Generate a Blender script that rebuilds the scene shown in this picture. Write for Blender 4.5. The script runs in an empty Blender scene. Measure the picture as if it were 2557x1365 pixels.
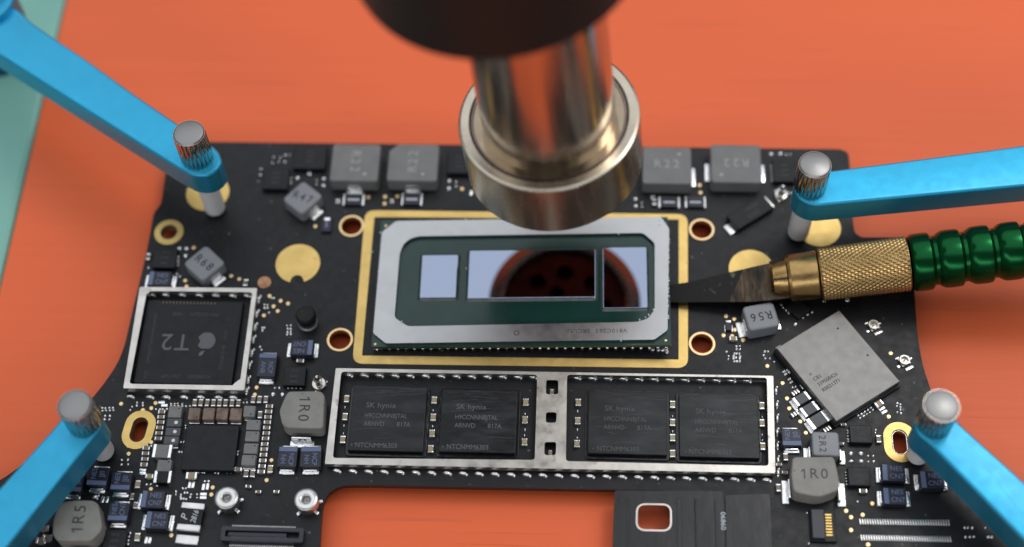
import bpy, math, random
from math import sin, cos, pi, radians
from mathutils import Vector, Matrix, Euler
from mathutils.geometry import tessellate_polygon
random.seed(4)
S = bpy.context.scene
COL = S.collection

# ---------------------------------------------------------------- camera, world, lights, exposure (units: centimetres)
cam = bpy.data.cameras.new('camera')
camo = bpy.data.objects.new('camera', cam); COL.objects.link(camo)
camo.matrix_world = Matrix(((0.99891, -0.01978, 0.04232, 0.90192), (0.03828, 0.86593, -0.49869, -12.12622), (-0.02678, 0.49977, 0.86575, 21.32795), (0.00000, 0.00000, 0.00000, 1.00000)))
cam.sensor_width = 36; cam.sensor_fit = 'HORIZONTAL'; cam.lens = 55.302
cam.clip_start = .1; cam.clip_end = 500
cam.dof.use_dof = True; cam.dof.focus_distance = 23.253; cam.dof.aperture_fstop = .082
cam.dof.aperture_blades = 0
S.camera = camo
w = bpy.data.worlds.new('World'); S.world = w; w.use_nodes = True
bg = w.node_tree.nodes['Background']; bg.inputs[0].default_value = (.88, .93, 1, 1); bg.inputs[1].default_value = .16
def area(name, loc, target, sx, sy, power, col):
    l = bpy.data.lights.new(name, 'AREA'); l.shape = 'RECTANGLE'; l.size = sx; l.size_y = sy; l.energy = power; l.color = col
    o = bpy.data.objects.new(name, l); COL.objects.link(o); o.location = loc
    o.rotation_euler = (Vector(target) - Vector(loc)).to_track_quat('-Z', 'Y').to_euler()
    return o
area('ceiling_panel_light', (4, 34, 60), (4, 34, 0), 150, 104, 53500, (.91, .95, 1))
area('desk_lamp_light', (20, 15, 42), (2, 0, 0), 13, 13, 4300, (1, .96, .90))
area('window_light', (-12, -58, 36), (0, 0, 0), 100, 14, 14000, (.95, .98, 1))
S.view_settings.view_transform = 'Standard'; S.view_settings.look = 'None'
S.view_settings.exposure = 0; S.view_settings.gamma = 1
S.render.engine = 'CYCLES'
S.cycles.max_bounces = 8; S.cycles.use_denoising = True

# ---------------------------------------------------------------- materials
M = {}
def mat(name, col, metal=0, rough=.5, bump=None, var=None, spec=.5, coat=0, stretch=(1, 1, 1), rvar=0, specks=None, stain=None):
    m = bpy.data.materials.new(name); m.use_nodes = True; nt = m.node_tree; N = nt.nodes; L = nt.links
    b = N['Principled BSDF']; b.inputs['Base Color'].default_value = (*col, 1)
    b.inputs['Metallic'].default_value = metal; b.inputs['Roughness'].default_value = rough
    b.inputs['Specular IOR Level'].default_value = spec; b.inputs['Coat Weight'].default_value = coat; b.inputs['Coat Roughness'].default_value = .22
    if bump or var or specks or stain or rvar:
        tc = N.new('ShaderNodeTexCoord'); mp = N.new('ShaderNodeMapping'); mp.inputs['Scale'].default_value = stretch
        oi = N.new('ShaderNodeObjectInfo'); sh = N.new('ShaderNodeVectorMath'); sh.operation = 'MULTIPLY_ADD'
        L.new(oi.outputs['Random'], sh.inputs[0]); sh.inputs[1].default_value = (17, 29, 11); L.new(tc.outputs['Object'], sh.inputs[2])
        L.new(sh.outputs['Vector'], mp.inputs['Vector'])
        def noise(sc, det=3):
            n = N.new('ShaderNodeTexNoise'); n.inputs['Scale'].default_value = sc; n.inputs['Detail'].default_value = det
            L.new(mp.outputs['Vector'], n.inputs['Vector']); return n.outputs['Fac']
        cur = None
        def mix(fac, c1, c2):
            x = N.new('ShaderNodeMix'); x.data_type = 'RGBA'
            L.new(fac, x.inputs['Factor'])
            for s, c in (('A', c1), ('B', c2)):
                i = [k for k in x.inputs if k.name == s and k.type == 'RGBA'][0]
                if isinstance(c, tuple): i.default_value = (*c, 1)
                else: L.new(c, i)
            return [k for k in x.outputs if k.type == 'RGBA'][0]
        def ramp(f, a, bb):
            r = N.new('ShaderNodeMapRange'); r.inputs['From Min'].default_value = a; r.inputs['From Max'].default_value = bb
            L.new(f, r.inputs['Value']); return r.outputs['Result']
        cur = tuple(col)
        if var:
            sc, am = var; cur = mix(ramp(noise(sc, 5), .3, .7), tuple(c * (1 - am) for c in col), tuple(min(1, c * (1 + am)) for c in col))
        if stain:
            sc, lo, hi, c2 = stain; cur = mix(ramp(noise(sc, 6), lo, hi), cur, c2)
        if specks:
            sc, lo, hi, c2 = specks; cur = mix(ramp(noise(sc, 2), lo, hi), cur, c2)
        if not isinstance(cur, tuple): L.new(cur, b.inputs['Base Color'])
        if rvar:
            r = N.new('ShaderNodeMapRange'); r.inputs['To Min'].default_value = max(.02, rough - rvar); r.inputs['To Max'].default_value = rough + rvar
            r.inputs['From Min'].default_value = .3; r.inputs['From Max'].default_value = .7
            L.new(noise(7, 5), r.inputs['Value']); L.new(r.outputs['Result'], b.inputs['Roughness'])
        if bump:
            bn = N.new('ShaderNodeBump'); bn.inputs['Strength'].default_value = bump[1]; bn.inputs['Distance'].default_value = bump[2] if len(bump) > 2 else .02
            L.new(noise(bump[0], 4), bn.inputs['Height']); L.new(bn.outputs['Normal'], b.inputs['Normal'])
    M[name] = m; return m
mat('mat_orange', (.87, .152, .050), rough=.46, spec=.30, bump=(9, .08, .015), var=(1.2, .02), stretch=(.05, 8, 1), rvar=.06, specks=(4.5, .76, .80, (.50, .085, .03)))
mat('mat_scratch', (.68, .115, .038), rough=.5)
mat('mint', (.22, .50, .42), rough=.45, var=(.5, .1))
mat('mask', (.0085, .0085, .0105), rough=.44, spec=.34, bump=(30, .12, .01), var=(2.5, .25), specks=(11, .69, .78, (.13, .13, .14)), rvar=.07)
mat('gold', (.70, .49, .175), 1, .42, bump=(14, .08, .01), var=(3, .08), rvar=.06, specks=(16, .70, .76, (.35, .25, .12)))
mat('gold_dot', (.86, .62, .33), 1, .38)
mat('copper', (.50, .27, .15), .85, .5, var=(9, .35), bump=(30, .4))
mat('solder', (.88, .88, .88), 1, .24, bump=(20, .25))
mat('tin', (.72, .71, .69), 1, .32, bump=(9, .15), var=(5, .12))
mat('shield', (.58, .55, .51), 1, .36, bump=(12, .10), var=(3, .12), rvar=.08, stain=(3.2, .63, .70, (.34, .28, .25)))
mat('lid', (.235, .23, .222), 1, .5, bump=(60, .10), var=(1.2, .03), rvar=.03, specks=(5, .80, .82, (.08, .08, .08)))
mat('ferrite', (.17, .17, .168), 0, .55, bump=(45, .35, .008), var=(4, .10), spec=.6)
mat('ferrite_blue', (.225, .235, .255), 0, .42, bump=(30, .12, .006), var=(3, .08), spec=.6)
mat('ferrite_warm', (.285, .272, .245), 0, .6, bump=(45, .35, .008), var=(4, .12), spec=.5, specks=(15, .72, .76, (.10, .07, .05)))
mat('mark_dark', (.012, .012, .014), 0, .6)
mat('mark_mid', (.06, .058, .055), 0, .6)
mat('mark_pale', (.34, .36, .33), 0, .6)
mat('mark_grey', (.125, .13, .14), 0, .6)
mat('mark_dim', (.055, .056, .062), 0, .6)
mat('mark_gold', (.20, .15, .085), 0, .5)
mat('mark_faint', (.085, .088, .095), 0, .6)
mat('scuff', (.085, .088, .10), 0, .4)
mat('mark_white', (.62, .66, .70), 0, .5)
mat('mark_blue', (.15, .19, .34), 0, .5)
mat('chip', (.0080, .0088, .0108), 0, .42, bump=(70, .12, .005), var=(4, .2), spec=.30, rvar=.06)
mat('chip_film', (.010, .0105, .012), 0, .36, bump=(3, .06, .02), stretch=(.7, 2.2, 1), spec=.36, stain=(2.2, .48, .80, (.042, .043, .050)), rvar=.08)
mat('resin', (.012, .012, .014), 0, .18, bump=(5, .3, .03), spec=.5)
mat('tant', (.014, .015, .028), 0, .42, bump=(40, .12, .006), spec=.5)
mat('tant_band', (.125, .165, .29), 0, .45, bump=(40, .1, .006))
mat('ceramic', (.20, .165, .125), 0, .42, var=(8, .2))
mat('ceramic_beige', (.36, .285, .16), 0, .42, var=(8, .15))
mat('ceramic_grey', (.21, .205, .20), 0, .55, var=(7, .12), bump=(40, .2, .006), specks=(22, .68, .72, (.10, .075, .06)))
mat('ceramic_brown', (.22, .155, .12), 0, .55, var=(6, .2), stain=(7, .50, .66, (.135, .07, .05)))
mat('ceramic_dark', (.075, .08, .088), 0, .45, var=(7, .12))
mat('white_paint', (.80, .80, .80), 0, .4)
mat('blue_anodised', (.026, .405, .67), .78, .46, bump=(120, .35, .005), var=(.5, .06), coat=.35, rvar=.05, specks=(70, .66, .72, (.06, .50, .80)))
mat('deep_blue', (.02, .09, .20), .6, .4)
mat('chrome', (.60, .56, .52), 1, .14)
mat('nylon', (.78, .78, .78), 0, .40, bump=(8, .15), var=(3, .08))
mat('nozzle_steel', (.53, .465, .375), 1, .25, bump=(14, .03, .02), stretch=(1, 1, .15), var=(.9, .10), rvar=.05)
mat('tube_steel', (.54, .47, .385), 1, .20, bump=(7, .05, .02), stretch=(1, 1, .12), var=(.8, .16), rvar=.07)
mat('bronze_floor', (.36, .285, .20), 1, .09, var=(2, .2))
mat('burnt_steel', (.22, .165, .15), 1, .28, var=(2, .2), bump=(12, .1))
mat('heater', (.10, .034, .022), .5, .45, var=(4, .3))
mat('heater_dark', (.028, .011, .009), 0, .5)
mat('black_plastic', (.009, .0085, .008), 0, .5, spec=.35, bump=(20, .1))
mat('substrate_green', (.012, .048, .040), 0, .15, bump=(3, .02), spec=.45, var=(2, .12))
mat('substrate_edge', (.12, .085, .03), 0, .5)
mat('stiffener', (.46, .465, .47), 1, .33, bump=(26, .025), var=(2, .04), rvar=.03)
mat('silicon', (.30, .345, .46), 1, .02, stain=(1.1, .60, .85, (.27, .31, .415)))
mat('underfill', (.055, .075, .068), 0, .3, bump=(20, .3), var=(9, .4))
mat('brass', (.44, .285, .115), 1, .31, bump=(14, .12), var=(4, .12), rvar=.06)
mat('brass_knurled', (.44, .29, .12), 1, .36, var=(5, .18))
mat('green_anodised', (.004, .080, .021), .88, .25, bump=(20, .04), var=(1, .1))
mat('blade', (.010, .0095, .009), 0, .45, spec=.25, bump=(9, .15), specks=(6.5, .66, .74, (.12, .11, .09)))
mat('blade_tang', (.075, .055, .038), .9, .38, bump=(9, .5, .03), stretch=(2.5, .8, 1), var=(6, .35), stain=(2.2, .44, .60, (.026, .024, .022)))
mat('connector', (.024, .024, .038), 0, .4)
mat('flex', (.011, .011, .014), 0, .34, bump=(1.6, .16, .06), stretch=(1.4, .6, 1), spec=.45, var=(2, .1), rvar=.08)
mat('flake', (.62, .63, .64), .3, .4)
mat('via', (.06, .05, .035), .6, .4)
mat('rubber', (.011, .011, .012), 0, .5, spec=.3, specks=(18, .68, .76, (.06, .06, .06)))
mat('hole_wall', (.30, .16, .06), .6, .45)
def turned():
    m = bpy.data.materials.new('turned'); m.use_nodes = True; nt = m.node_tree; b = nt.nodes['Principled BSDF']
    b.inputs['Base Color'].default_value = (.27, .266, .262, 1); b.inputs['Metallic'].default_value = 1; b.inputs['Roughness'].default_value = .38
    tc = nt.nodes.new('ShaderNodeTexCoord'); wv = nt.nodes.new('ShaderNodeTexWave'); wv.wave_type = 'RINGS'; wv.rings_direction = 'Z'
    wv.inputs['Scale'].default_value = 9; wv.inputs['Distortion'].default_value = .6
    bp = nt.nodes.new('ShaderNodeBump'); bp.inputs['Strength'].default_value = .07; bp.inputs['Distance'].default_value = .01
    nt.links.new(tc.outputs['Object'], wv.inputs['Vector']); nt.links.new(wv.outputs['Fac'], bp.inputs['Height']); nt.links.new(bp.outputs['Normal'], b.inputs['Normal'])
    M['turned'] = m
turned()

# ---------------------------------------------------------------- mesh helpers
def rrect(w, d, r=.02, n=6):
    rs = r if isinstance(r, (list, tuple)) else [r] * 4      # order: left-bottom, right-bottom, right-top, left-top
    pts = []
    for k, (sx, sy) in enumerate(((-1, -1), (1, -1), (1, 1), (-1, 1))):
        rr = abs(rs[k]); nn = 1 if rs[k] < 0 else n               # negative radius: a straight chamfer
        if rr < 1e-6: pts.append((sx * w / 2, sy * d / 2)); continue
        cx, cy = sx * (w / 2 - rr), sy * (d / 2 - rr); a0 = pi + k * pi / 2
        for i in range(nn + 1):
            a = a0 + pi / 2 * i / nn; pts.append((cx + rr * cos(a), cy + rr * sin(a)))
    return pts
def circle(r, n=32, cx=0, cy=0, sy=1):
    return [(cx + r * cos(2 * pi * i / n), cy + r * sy * sin(2 * pi * i / n)) for i in range(n)]
def ccw(p):
    return p if sum(p[i][0] * p[(i + 1) % len(p)][1] - p[(i + 1) % len(p)][0] * p[i][1] for i in range(len(p))) > 0 else p[::-1]
def inset(p, d):
    out = []; n = len(p)
    for i in range(n):
        a, b, c = Vector(p[i - 1]), Vector(p[i]), Vector(p[(i + 1) % n])
        e1 = (b - a); e2 = (c - b)
        if e1.length < 1e-7 or e2.length < 1e-7: out.append(tuple(b)); continue
        e1.normalize(); e2.normalize(); n1 = Vector((-e1.y, e1.x)); n2 = Vector((-e2.y, e2.x)); m = n1 + n2
        if m.length < 1e-6: out.append(tuple(b)); continue
        m.normalize(); k = min(2.0, 1 / max(.3, m.dot(n1))); out.append(tuple(b + m * d * k))
    return out
def smooth_poly(p, r, n=4):
    out = []; m = len(p)
    for i in range(m):
        a, b, c = Vector(p[i - 1]), Vector(p[i]), Vector(p[(i + 1) % m])
        l = min(r, (a - b).length * .45, (c - b).length * .45)
        p0 = b + (a - b).normalized() * l; p1 = b + (c - b).normalized() * l
        for k in range(n + 1):
            t = k / n; out.append(tuple(p0 * (1 - t) ** 2 + b * 2 * t * (1 - t) + p1 * t * t))
    return out
class MB:
    def __init__(s): s.v = []; s.f = []; s.m = []
    def add(s, v, f, mi=0, mx=None):
        o = len(s.v)
        s.v += [tuple(mx @ Vector(q)) if mx else tuple(q) for q in v]
        s.f += [tuple(i + o for i in g) for g in f]; s.m += [mi] * len(f) if isinstance(mi, int) else mi
        return s
    def prism(s, p, z0, z1, b=0, bb=0, mi=0, mx=None, top=None, bs=0):
        p = ccw(list(p)); n = len(p); rings = []
        if bb: rings += [(inset(p, bb), z0), (p, z0 + bb)]
        else: rings += [(p, z0)]
        if b and bs: rings += [(inset(p, b * (1 - cos(pi / 2 * k / bs))), z1 - b + b * sin(pi / 2 * k / bs)) for k in range(bs + 1)]
        elif b: rings += [(p, z1 - b), (inset(p, b * .3), z1 - b * .3), (inset(p, b), z1)]
        else: rings += [(p, z1)]
        v = [(x, y, z) for q, z in rings for x, y in q]; f = [tuple(range(n))[::-1]]
        for k in range(len(rings) - 1):
            for i in range(n):
                j = (i + 1) % n; f.append((k * n + i, k * n + j, (k + 1) * n + j, (k + 1) * n + i))
        f.append(tuple(range((len(rings) - 1) * n, len(rings) * n)))
        mm = [mi] * len(f)
        if top is not None: mm[-1] = top
        return s.add(v, f, mm, mx)
    def box(s, cx, cy, z0, wx, wy, h, rot=0, b=.006, mi=0, r=0):
        return s.prism(rrect(wx, wy, r), z0, z0 + h, b, 0, mi, Matrix.Translation((cx, cy, 0)) @ Matrix.Rotation(rot, 4, 'Z'))
    def plate(s, outer, holes, z0, z1, mi=0, wall=None, mx=None):
        loops = [ccw(list(outer))] + [ccw(list(h))[::-1] for h in holes]
        flat = [q for l in loops for q in l]; N = len(flat)
        tr = tessellate_polygon([[Vector((x, y, 0)) for x, y in l] for l in loops])
        v = [(x, y, z1) for x, y in flat] + [(x, y, z0) for x, y in flat]; f = []; mm = []
        for t in tr:
            a, b, c = (Vector(flat[i]) for i in t)
            if (b - a).cross(c - a) < 0: t = (t[0], t[2], t[1])
            f += [tuple(t), tuple(i + N for i in reversed(t))]; mm += [mi, mi]
        o = 0
        for k, l in enumerate(loops):
            n = len(l)
            for i in range(n):
                j = (i + 1) % n; f.append((o + j, o + i, N + o + i, N + o + j)); mm.append(mi if wall is None or k == 0 else wall)
            o += n
        return s.add(v, f, mm, mx)
    def lathe(s, prof, n=48, mi=0, mx=None, close=False, rad=None):
        v = []; f = []; m = len(prof)
        for k, (r, z) in enumerate(prof):
            for i in range(n):
                a = 2 * pi * i / n; q = rad(r, z, a) if rad else r; v.append((q * cos(a), q * sin(a), z))
        for k in range(m if close else m - 1):
            k2 = (k + 1) % m
            for i in range(n):
                j = (i + 1) % n; f.append((k * n + i, k * n + j, k2 * n + j, k2 * n + i))
        if not close:
            if prof[0][0] > 1e-6: f.append(tuple(range(n))[::-1])
            if prof[-1][0] > 1e-6: f.append(tuple(range((m - 1) * n, m * n)))
        return s.add(v, f, mi, mx)
    def dome(s, cx, cy, z, rx, ry, h, rot=0, n=8, mi=0):
        v = []; f = []
        for k, (q, zz) in enumerate(((1, 0), (.86, .5), (.5, .87))):
            for i in range(n):
                a = 2 * pi * i / n; x, y = rx * q * cos(a), ry * q * sin(a)
                v.append((cx + x * cos(rot) - y * sin(rot), cy + x * sin(rot) + y * cos(rot), z + h * zz))
        v.append((cx, cy, z + h))
        for k in range(2):
            for i in range(n): f.append((k * n + i, k * n + (i + 1) % n, (k + 1) * n + (i + 1) % n, (k + 1) * n + i))
        for i in range(n): f.append((2 * n + i, 2 * n + (i + 1) % n, 3 * n))
        return s.add(v, f, mi)
    def mesh(s, name, mats, ang=None):
        if ang is None: ang = 60 if mats in ('solder', 'tin') else 21
        me = bpy.data.meshes.new(name); me.from_pydata(s.v, [], s.f)
        for m in (mats if isinstance(mats, (list, tuple)) else [mats]): me.materials.append(M[m])
        me.polygons.foreach_set('material_index', s.m); me.polygons.foreach_set('use_smooth', [True] * len(s.f))
        me.update(); me.set_sharp_from_angle(angle=radians(ang)); return me
    def obj(s, name, mats, parent=None, ang=None, loc=None, rot=0):
        return link(name, s.mesh(name, mats, ang), parent, loc, rot)
def link(name, me, parent=None, loc=None, rot=0):
    o = bpy.data.objects.new(name, me); COL.objects.link(o)
    if parent: o.parent = parent
    if loc: o.location = loc
    if rot: o.rotation_euler = (0, 0, rot)
    return o
def tag(o, label=None, cat=None, group=None, kind=None):
    for k, v in (('label', label), ('category', cat), ('group', group), ('kind', kind)):
        if v: o[k] = v
    return o
TC = {}
def text(s, size, loc, rot, m, parent, name='marking', sx=1, shear=0, align='CENTER', gap=1.0):
    key = (s, round(size, 3), m, sx, shear, align, gap)
    if key not in TC:
        c = bpy.data.curves.new('marking', 'FONT'); c.body = s; c.size = size; c.align_x = align; c.align_y = 'CENTER'; c.shear = shear
        c.extrude = .0012; c.resolution_u = 3; c.space_character = gap
        t = bpy.data.objects.new('marking', c); me = bpy.data.meshes.new_from_object(t); bpy.data.objects.remove(t)
        if sx != 1: me.transform(Matrix.Diagonal((sx, 1, 1, 1)))
        me.materials.clear(); me.materials.append(M[m]); TC[key] = me
    return link(name, TC[key], parent, loc, rot)

def glyph_one(size, m):
    k = ('one', round(size, 3), m)
    if k not in TC:
        u = size; w_ = .085 * u; h = .69 * u
        p = [(.03 * u, -h / 2), (.03 * u + w_, -h / 2), (.03 * u + w_, h / 2), (.04 * u, h / 2), (-.13 * u, h / 2 - .14 * u), (-.13 * u, h / 2 - .24 * u), (.03 * u, h / 2 - .12 * u)]
        TC[k] = MB().plate(p, [], -.0012, .0012).mesh('marking', m)
    return TC[k]
def letters(s, size, loc, rot, m, parent, sx=1, adv=.68):
    for i, ch in enumerate(s):
        d = (i - (len(s) - 1) / 2) * size * adv * sx
        at = (loc[0] + d * cos(rot), loc[1] + d * sin(rot), loc[2])
        if ch == '1': link('marking', glyph_one(size, m), parent, at, rot)
        else: text(ch, size, at, rot, m, parent, sx=sx)
# ---------------------------------------------------------------- the surface under everything
MAT_Z = -.32
o = MB().prism(rrect(24, 30, .05), MAT_Z - .25, MAT_Z, .03).obj('work_mat', 'mat_orange', loc=((-8.33, 3.501, -0.32)[0] + 12, 0, 0))
tag(o, 'orange work mat with fine brushed lines under the circuit board', kind='structure')
sb = MB()
for (a, b), (c, d) in ([(6.176, -0.156), (7.82, -0.153)], [(5.408, 1.208), (6.298, 1.212)], [(2.568, 3.639), (3.175, 3.7)], [(-3.118, 3.415), (-2.955, 3.427)], [(6.25, -1.988), (7.594, -1.992)], [(-5.252, 4.025), (-3.865, 4.025)], [(3.255, 4.18), (6.296, 4.202)], [(-7.901, -1.258), (-6.889, -1.261)], [(-2.217, -3.815), (-0.573, -3.806)], [(-0.912, -4.025), (0.832, -3.994)], [(2.247, 5.419), (3.638, 5.46)], [(6.741, 5.406), (7.837, 5.398)]):
    for k in range(random.randint(1, 3)):
        y0 = random.uniform(-.06, .06) * k; wd = random.uniform(.005, .012)
        sb.add([(a, b + y0, MAT_Z + .001), (c, d + y0, MAT_Z + .001), (c, d + y0 + wd * .3, MAT_Z + .001), ((a + c) / 2, (b + d) / 2 + y0 + wd, MAT_Z + .001), (a, b + y0 + wd * .3, MAT_Z + .001)], [(0, 1, 2, 3, 4)])
tag(sb.obj('scratch_lines', 'mat_scratch', o), kind='stuff'); sb = None
for ch in o.children: ch.matrix_parent_inverse = o.matrix_basis.inverted()
o = MB().prism(rrect(2.3, 30, .15), MAT_Z - .25, MAT_Z + .03, .10).obj('bench_edge', 'mint', loc=((-8.33, 3.501, -0.32)[0] - 1.16, 0, 0))
tag(o, 'pale mint green bench edge strip running along the left side of the mat', kind='structure')
o = MB().prism(rrect(60, 60, .2), MAT_Z - .8, MAT_Z - .26).obj('bench_top', 'mint')
tag(o, 'bench top below the mat', kind='structure')

# ---------------------------------------------------------------- circuit board
outline = [(-5.135, 2.56), (5.133, 2.62), (5.239, 2.559), (5.252, 2.465), (5.249, 1.86), (5.23, 1.217), (5.242, 1.031), (5.337, 0.944), (6.038, 0.959), (6.114, 0.902), (6.088, 0.033), (6.062, -0.737), (6.091, -1.281), (6.202, -1.81), (6.422, -2.26), (6.753, -2.699), (7.364, -3.213), (8.362, -3.884), (8.216, -4.882), (2.415, -5.053), (2.437, -3.564), (2.382, -3.43), (2.209, -3.41), (1.283, -3.423), (-2.214, -3.45), (-2.476, -3.463), (-2.639, -3.549), (-2.729, -3.707), (-2.733, -3.953), (-2.683, -5.203), (-8.303, -5.369), (-8.577, -4.178), (-7.853, -3.692), (-7.53, -3.526), (-7.176, -3.198), (-6.781, -2.736), (-6.467, -2.28), (-6.246, -1.893), (-6.1, -1.549), (-6.045, -1.238), (-6.023, -0.677), (-5.987, -0.029), (-5.965, 0.486), (-5.966, 1.164), (-5.872, 1.319), (-5.879, 1.628), (-5.886, 1.941), (-5.866, 2.298), (-5.793, 2.483), (-5.602, 2.551)]
HOLES = []
def hole(x, y, r, n=24, sy=1): HOLES.append(circle(r, n, x, y, sy))
def stadium(cx, cy, r, hl, rot, n=12):
    p = [(r * cos(pi * i / n), hl + r * sin(pi * i / n)) for i in range(n + 1)] + [(r * cos(pi + pi * i / n), -hl + r * sin(pi + pi * i / n)) for i in range(n + 1)]
    return [(cx + x * cos(rot) - y * sin(rot), cy + x * sin(rot) + y * cos(rot)) for x, y in p]
cpu_holes = [(-2.739, 0.976), (2.836, 1.03), (2.798, -1.008), (-2.735, -1.074)]
for x, y in cpu_holes: hole(x, y, .172, 28)
(rgx, rgy), (slx, sly), (srx, sry) = [(-5.662, 0.792), (-5.602, -2.659), (5.649, -2.563)]
hole(rgx, rgy, .105); HOLES.append(stadium(slx, sly, .098, .085, -.12)); HOLES.append(stadium(srx, sry, .105, .085, 0))
board = MB().plate(smooth_poly(outline, .30, 5), HOLES, -.1, 0, 0, 1).obj('circuit_board', ['mask', 'hole_wall'], ang=20)
tag(board, 'black laptop circuit board crowded with chips and inductors, held by four blue arms', 'circuit board')
for k, (x, y) in enumerate(cpu_holes):
    MB().plate(circle(.200, 40), [circle(.166, 40)], -.02, .008).obj('screw_hole_ring', 'gold_dot', board, loc=(x, y, 0))
def grommet(x, y, outer, inner, lab):
    g = MB().plate(outer, [inner], -.02, .012).obj('screw_hole_ring', 'gold', board, loc=(x, y, 0)); tag(g, lab)
    MB().plate(inset(ccw(inner), -.004), [inset(ccw(inner), .018)], -.09, -.004).obj('sleeve', 'tin', g)
grommet(rgx, rgy, circle(.233, 36), circle(.135, 28), 'round gold screw hole ring at the left edge')
grommet(slx, sly, stadium(0, 0, .232, .085, -.12), stadium(0, 0, .118, .085, -.12), 'slotted gold screw hole ring near the lower left arm')
grommet(srx, sry, stadium(0, 0, .235, .085, 0), stadium(0, 0, .118, .085, 0), 'slotted gold screw hole ring half hidden by the lower right arm')
def disc(x, y, r, m, name, lab=None, cut=None):
    p = circle(r, 48)
    if cut:
        p = [q for q in p if (Vector(q) - Vector(cut[:2])).length > cut[2]]
        arc = [(cut[0] + cut[2] * cos(a), cut[1] + cut[2] * sin(a)) for a in [radians(170 - 8 * i) for i in range(21)]]
        i = max(range(len(p)), key=lambda i: (Vector(p[i]) - Vector(p[(i + 1) % len(p)])).length)
        p = p[i + 1:] + p[:i + 1]; p = p + arc
    ob = MB().plate(p, [], -.02, .007).obj(name, m, board, loc=(x, y, 0))
    if lab: tag(ob, lab)
    return ob
(a, b, c, d, e) = [(-3.527, 0.261), (-5.139, 1.558), (3.593, 0.32), (4.682, 1.108), (-4.02, -0.093)]
disc(*a, .352, 'gold', 'gold_pad', 'round gold pad left of the processor with a small bite', (.02, -.31, .10))
disc(*b, .35, 'gold', 'gold_pad', 'round gold pad under the upper left arm tip')
disc(*c, .35, 'gold', 'gold_pad', 'round gold pad partly covered by the knife')
disc(*d, .35, 'gold', 'gold_pad', 'round gold pad under the upper right arm tip')
disc(*e, .105, 'copper', 'copper_pad', 'small dull copper pad above the crypto chip shield')
vx, vy = (-3.452, -0.022, 0)[:2]
MB().dome(0, 0, -.005, .09, .09, .012, n=20).obj('rubber_dot', 'rubber', board, loc=(vx, vy, 0))
# gold frame round the processor
fo = [(-2.546, 1.275), (2.62, 1.31), (2.578, -1.429), (-2.507, -1.481)]; fi = [(-2.387, 1.15), (2.478, 1.209), (2.439, -1.29), (-2.372, -1.341)]
tag(MB().plate(smooth_poly(fo, .17, 6), [smooth_poly(fi, .015, 2)], -.02, .008).obj('ground_ring', 'gold', board), 'rectangular gold ground ring around the processor')

# ---- inductors
def inductor(body_poly, cx, cy, h, m, rot, txt, tsize, tmat, trot, terms, lab, toff=(0, 0), dot=None, bev=.022, tsx=1):
    """body_poly: outline round (0,0); terms: (x, y, wx, wy) of the silver feet, all turned by rot"""
    ob = MB().prism(body_poly, .012, h, bev).obj('power_inductor', m, board, loc=(cx, cy, 0), rot=rot); tag(ob, lab)
    letters(txt, tsize, (toff[0], toff[1], h + .0015), trot, tmat, ob, sx=tsx)
    for (x, y, wx, wy) in terms:
        b = MB().box(x, y, 0, wx, wy, .035, b=.010); l = max(wx, wy)
        if wx > wy: b.box(x, y + (wy * .42 if y < 0 else -wy * .42), 0, wx * .8, .03, h * .55, b=.006)
        else: b.box(x + (wx * .42 if x < 0 else -wx * .42), y, 0, .03, wy * .8, h * .55, b=.006)
        b.obj('terminal', 'solder', ob)
    if dot: MB().dome(dot[0], dot[1], h, .032, .032, .003, n=12).obj('polarity_dot', 'mark_pale', ob)
    return ob
def local(poly, cx, cy): return [(x - cx, y - cy) for x, y in poly]
H = .28
for rc, rr, trot, lab, terms, dot in (
    ((-2.741, 2.013, 0.78, 0.718), [.05, .05, .05, .05], -pi / 2, 'grey inductor marked R22, leftmost of the row along the top board edge', [(0, -.40, .26, .10)], (.17, -.22)),
    ((-1.804, 2.032, 0.81, 0.717), [.05, .05, .05, -.14], pi / 2, 'grey inductor marked R22 with one cut corner, left of the nozzle', [(0, -.40, .26, .10)], (.17, -.22)),
    ((2.283, 2.06, 0.788, 0.711), [.05, .05, .05, .05], 0, 'grey inductor marked R22 just right of the nozzle', [(.42, -.06, .10, .36)], (.2, .22)),
    ((3.388, 2.117, 0.806, 0.735), [.06, .06, .06, .06], pi, 'grey inductor marked R22, rightmost of the row along the top board edge', [(-.43, -.02, .11, .34), (.43, -.02, .11, .34)], (-.24, -.22))):
    cx, cy, wx, wy = rc
    inductor(rrect(wx, wy, rr), cx, cy, H, 'ferrite', 0, 'R22', .22, 'mark_pale', trot, terms, lab, dot=dot, toff=(0, .02))
for q, txt, h, trot, terms, lab in (
    ((-3.535, 1.348, 0.478, 0.456, 0.885), 'R47', .24, radians(-72), [(0, -.31, .22, .14)], 'small blue grey inductor marked R47, turned on its corner'),
    ((-4.95, 0.098, 0.47, 0.477, 0.826), 'R68', .25, radians(-85), [(0, -.31, .22, .14)], 'small blue grey inductor marked R68 above the crypto chip shield'),
    ((3.675, -0.657, 0.489, 0.426, 0.227), 'R56', .28, pi, [(-.31, -.10, .14, .26), (.31, -.1, .08, .2)], 'blue grey inductor marked R56 below the knife')):
    cx, cy, wx, wy, an = q
    if txt != 'R56': terms = [(wx / 2 + .045, -.0, .12, .22), (-wx / 2 - .045, 0, .1, .2)] if False else [(.0, -wy / 2 - .045, .22, .12)]
    else: terms = [(-wx / 2 - .05, -.04, .13, .26), (wx / 2 + .03, -.06, .07, .2)]
    inductor(rrect(wx, wy, .07), cx, cy, h, 'ferrite_blue', an, txt, .20, 'mark_dark', trot, terms, lab, bev=.03, tsx=.9)
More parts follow.
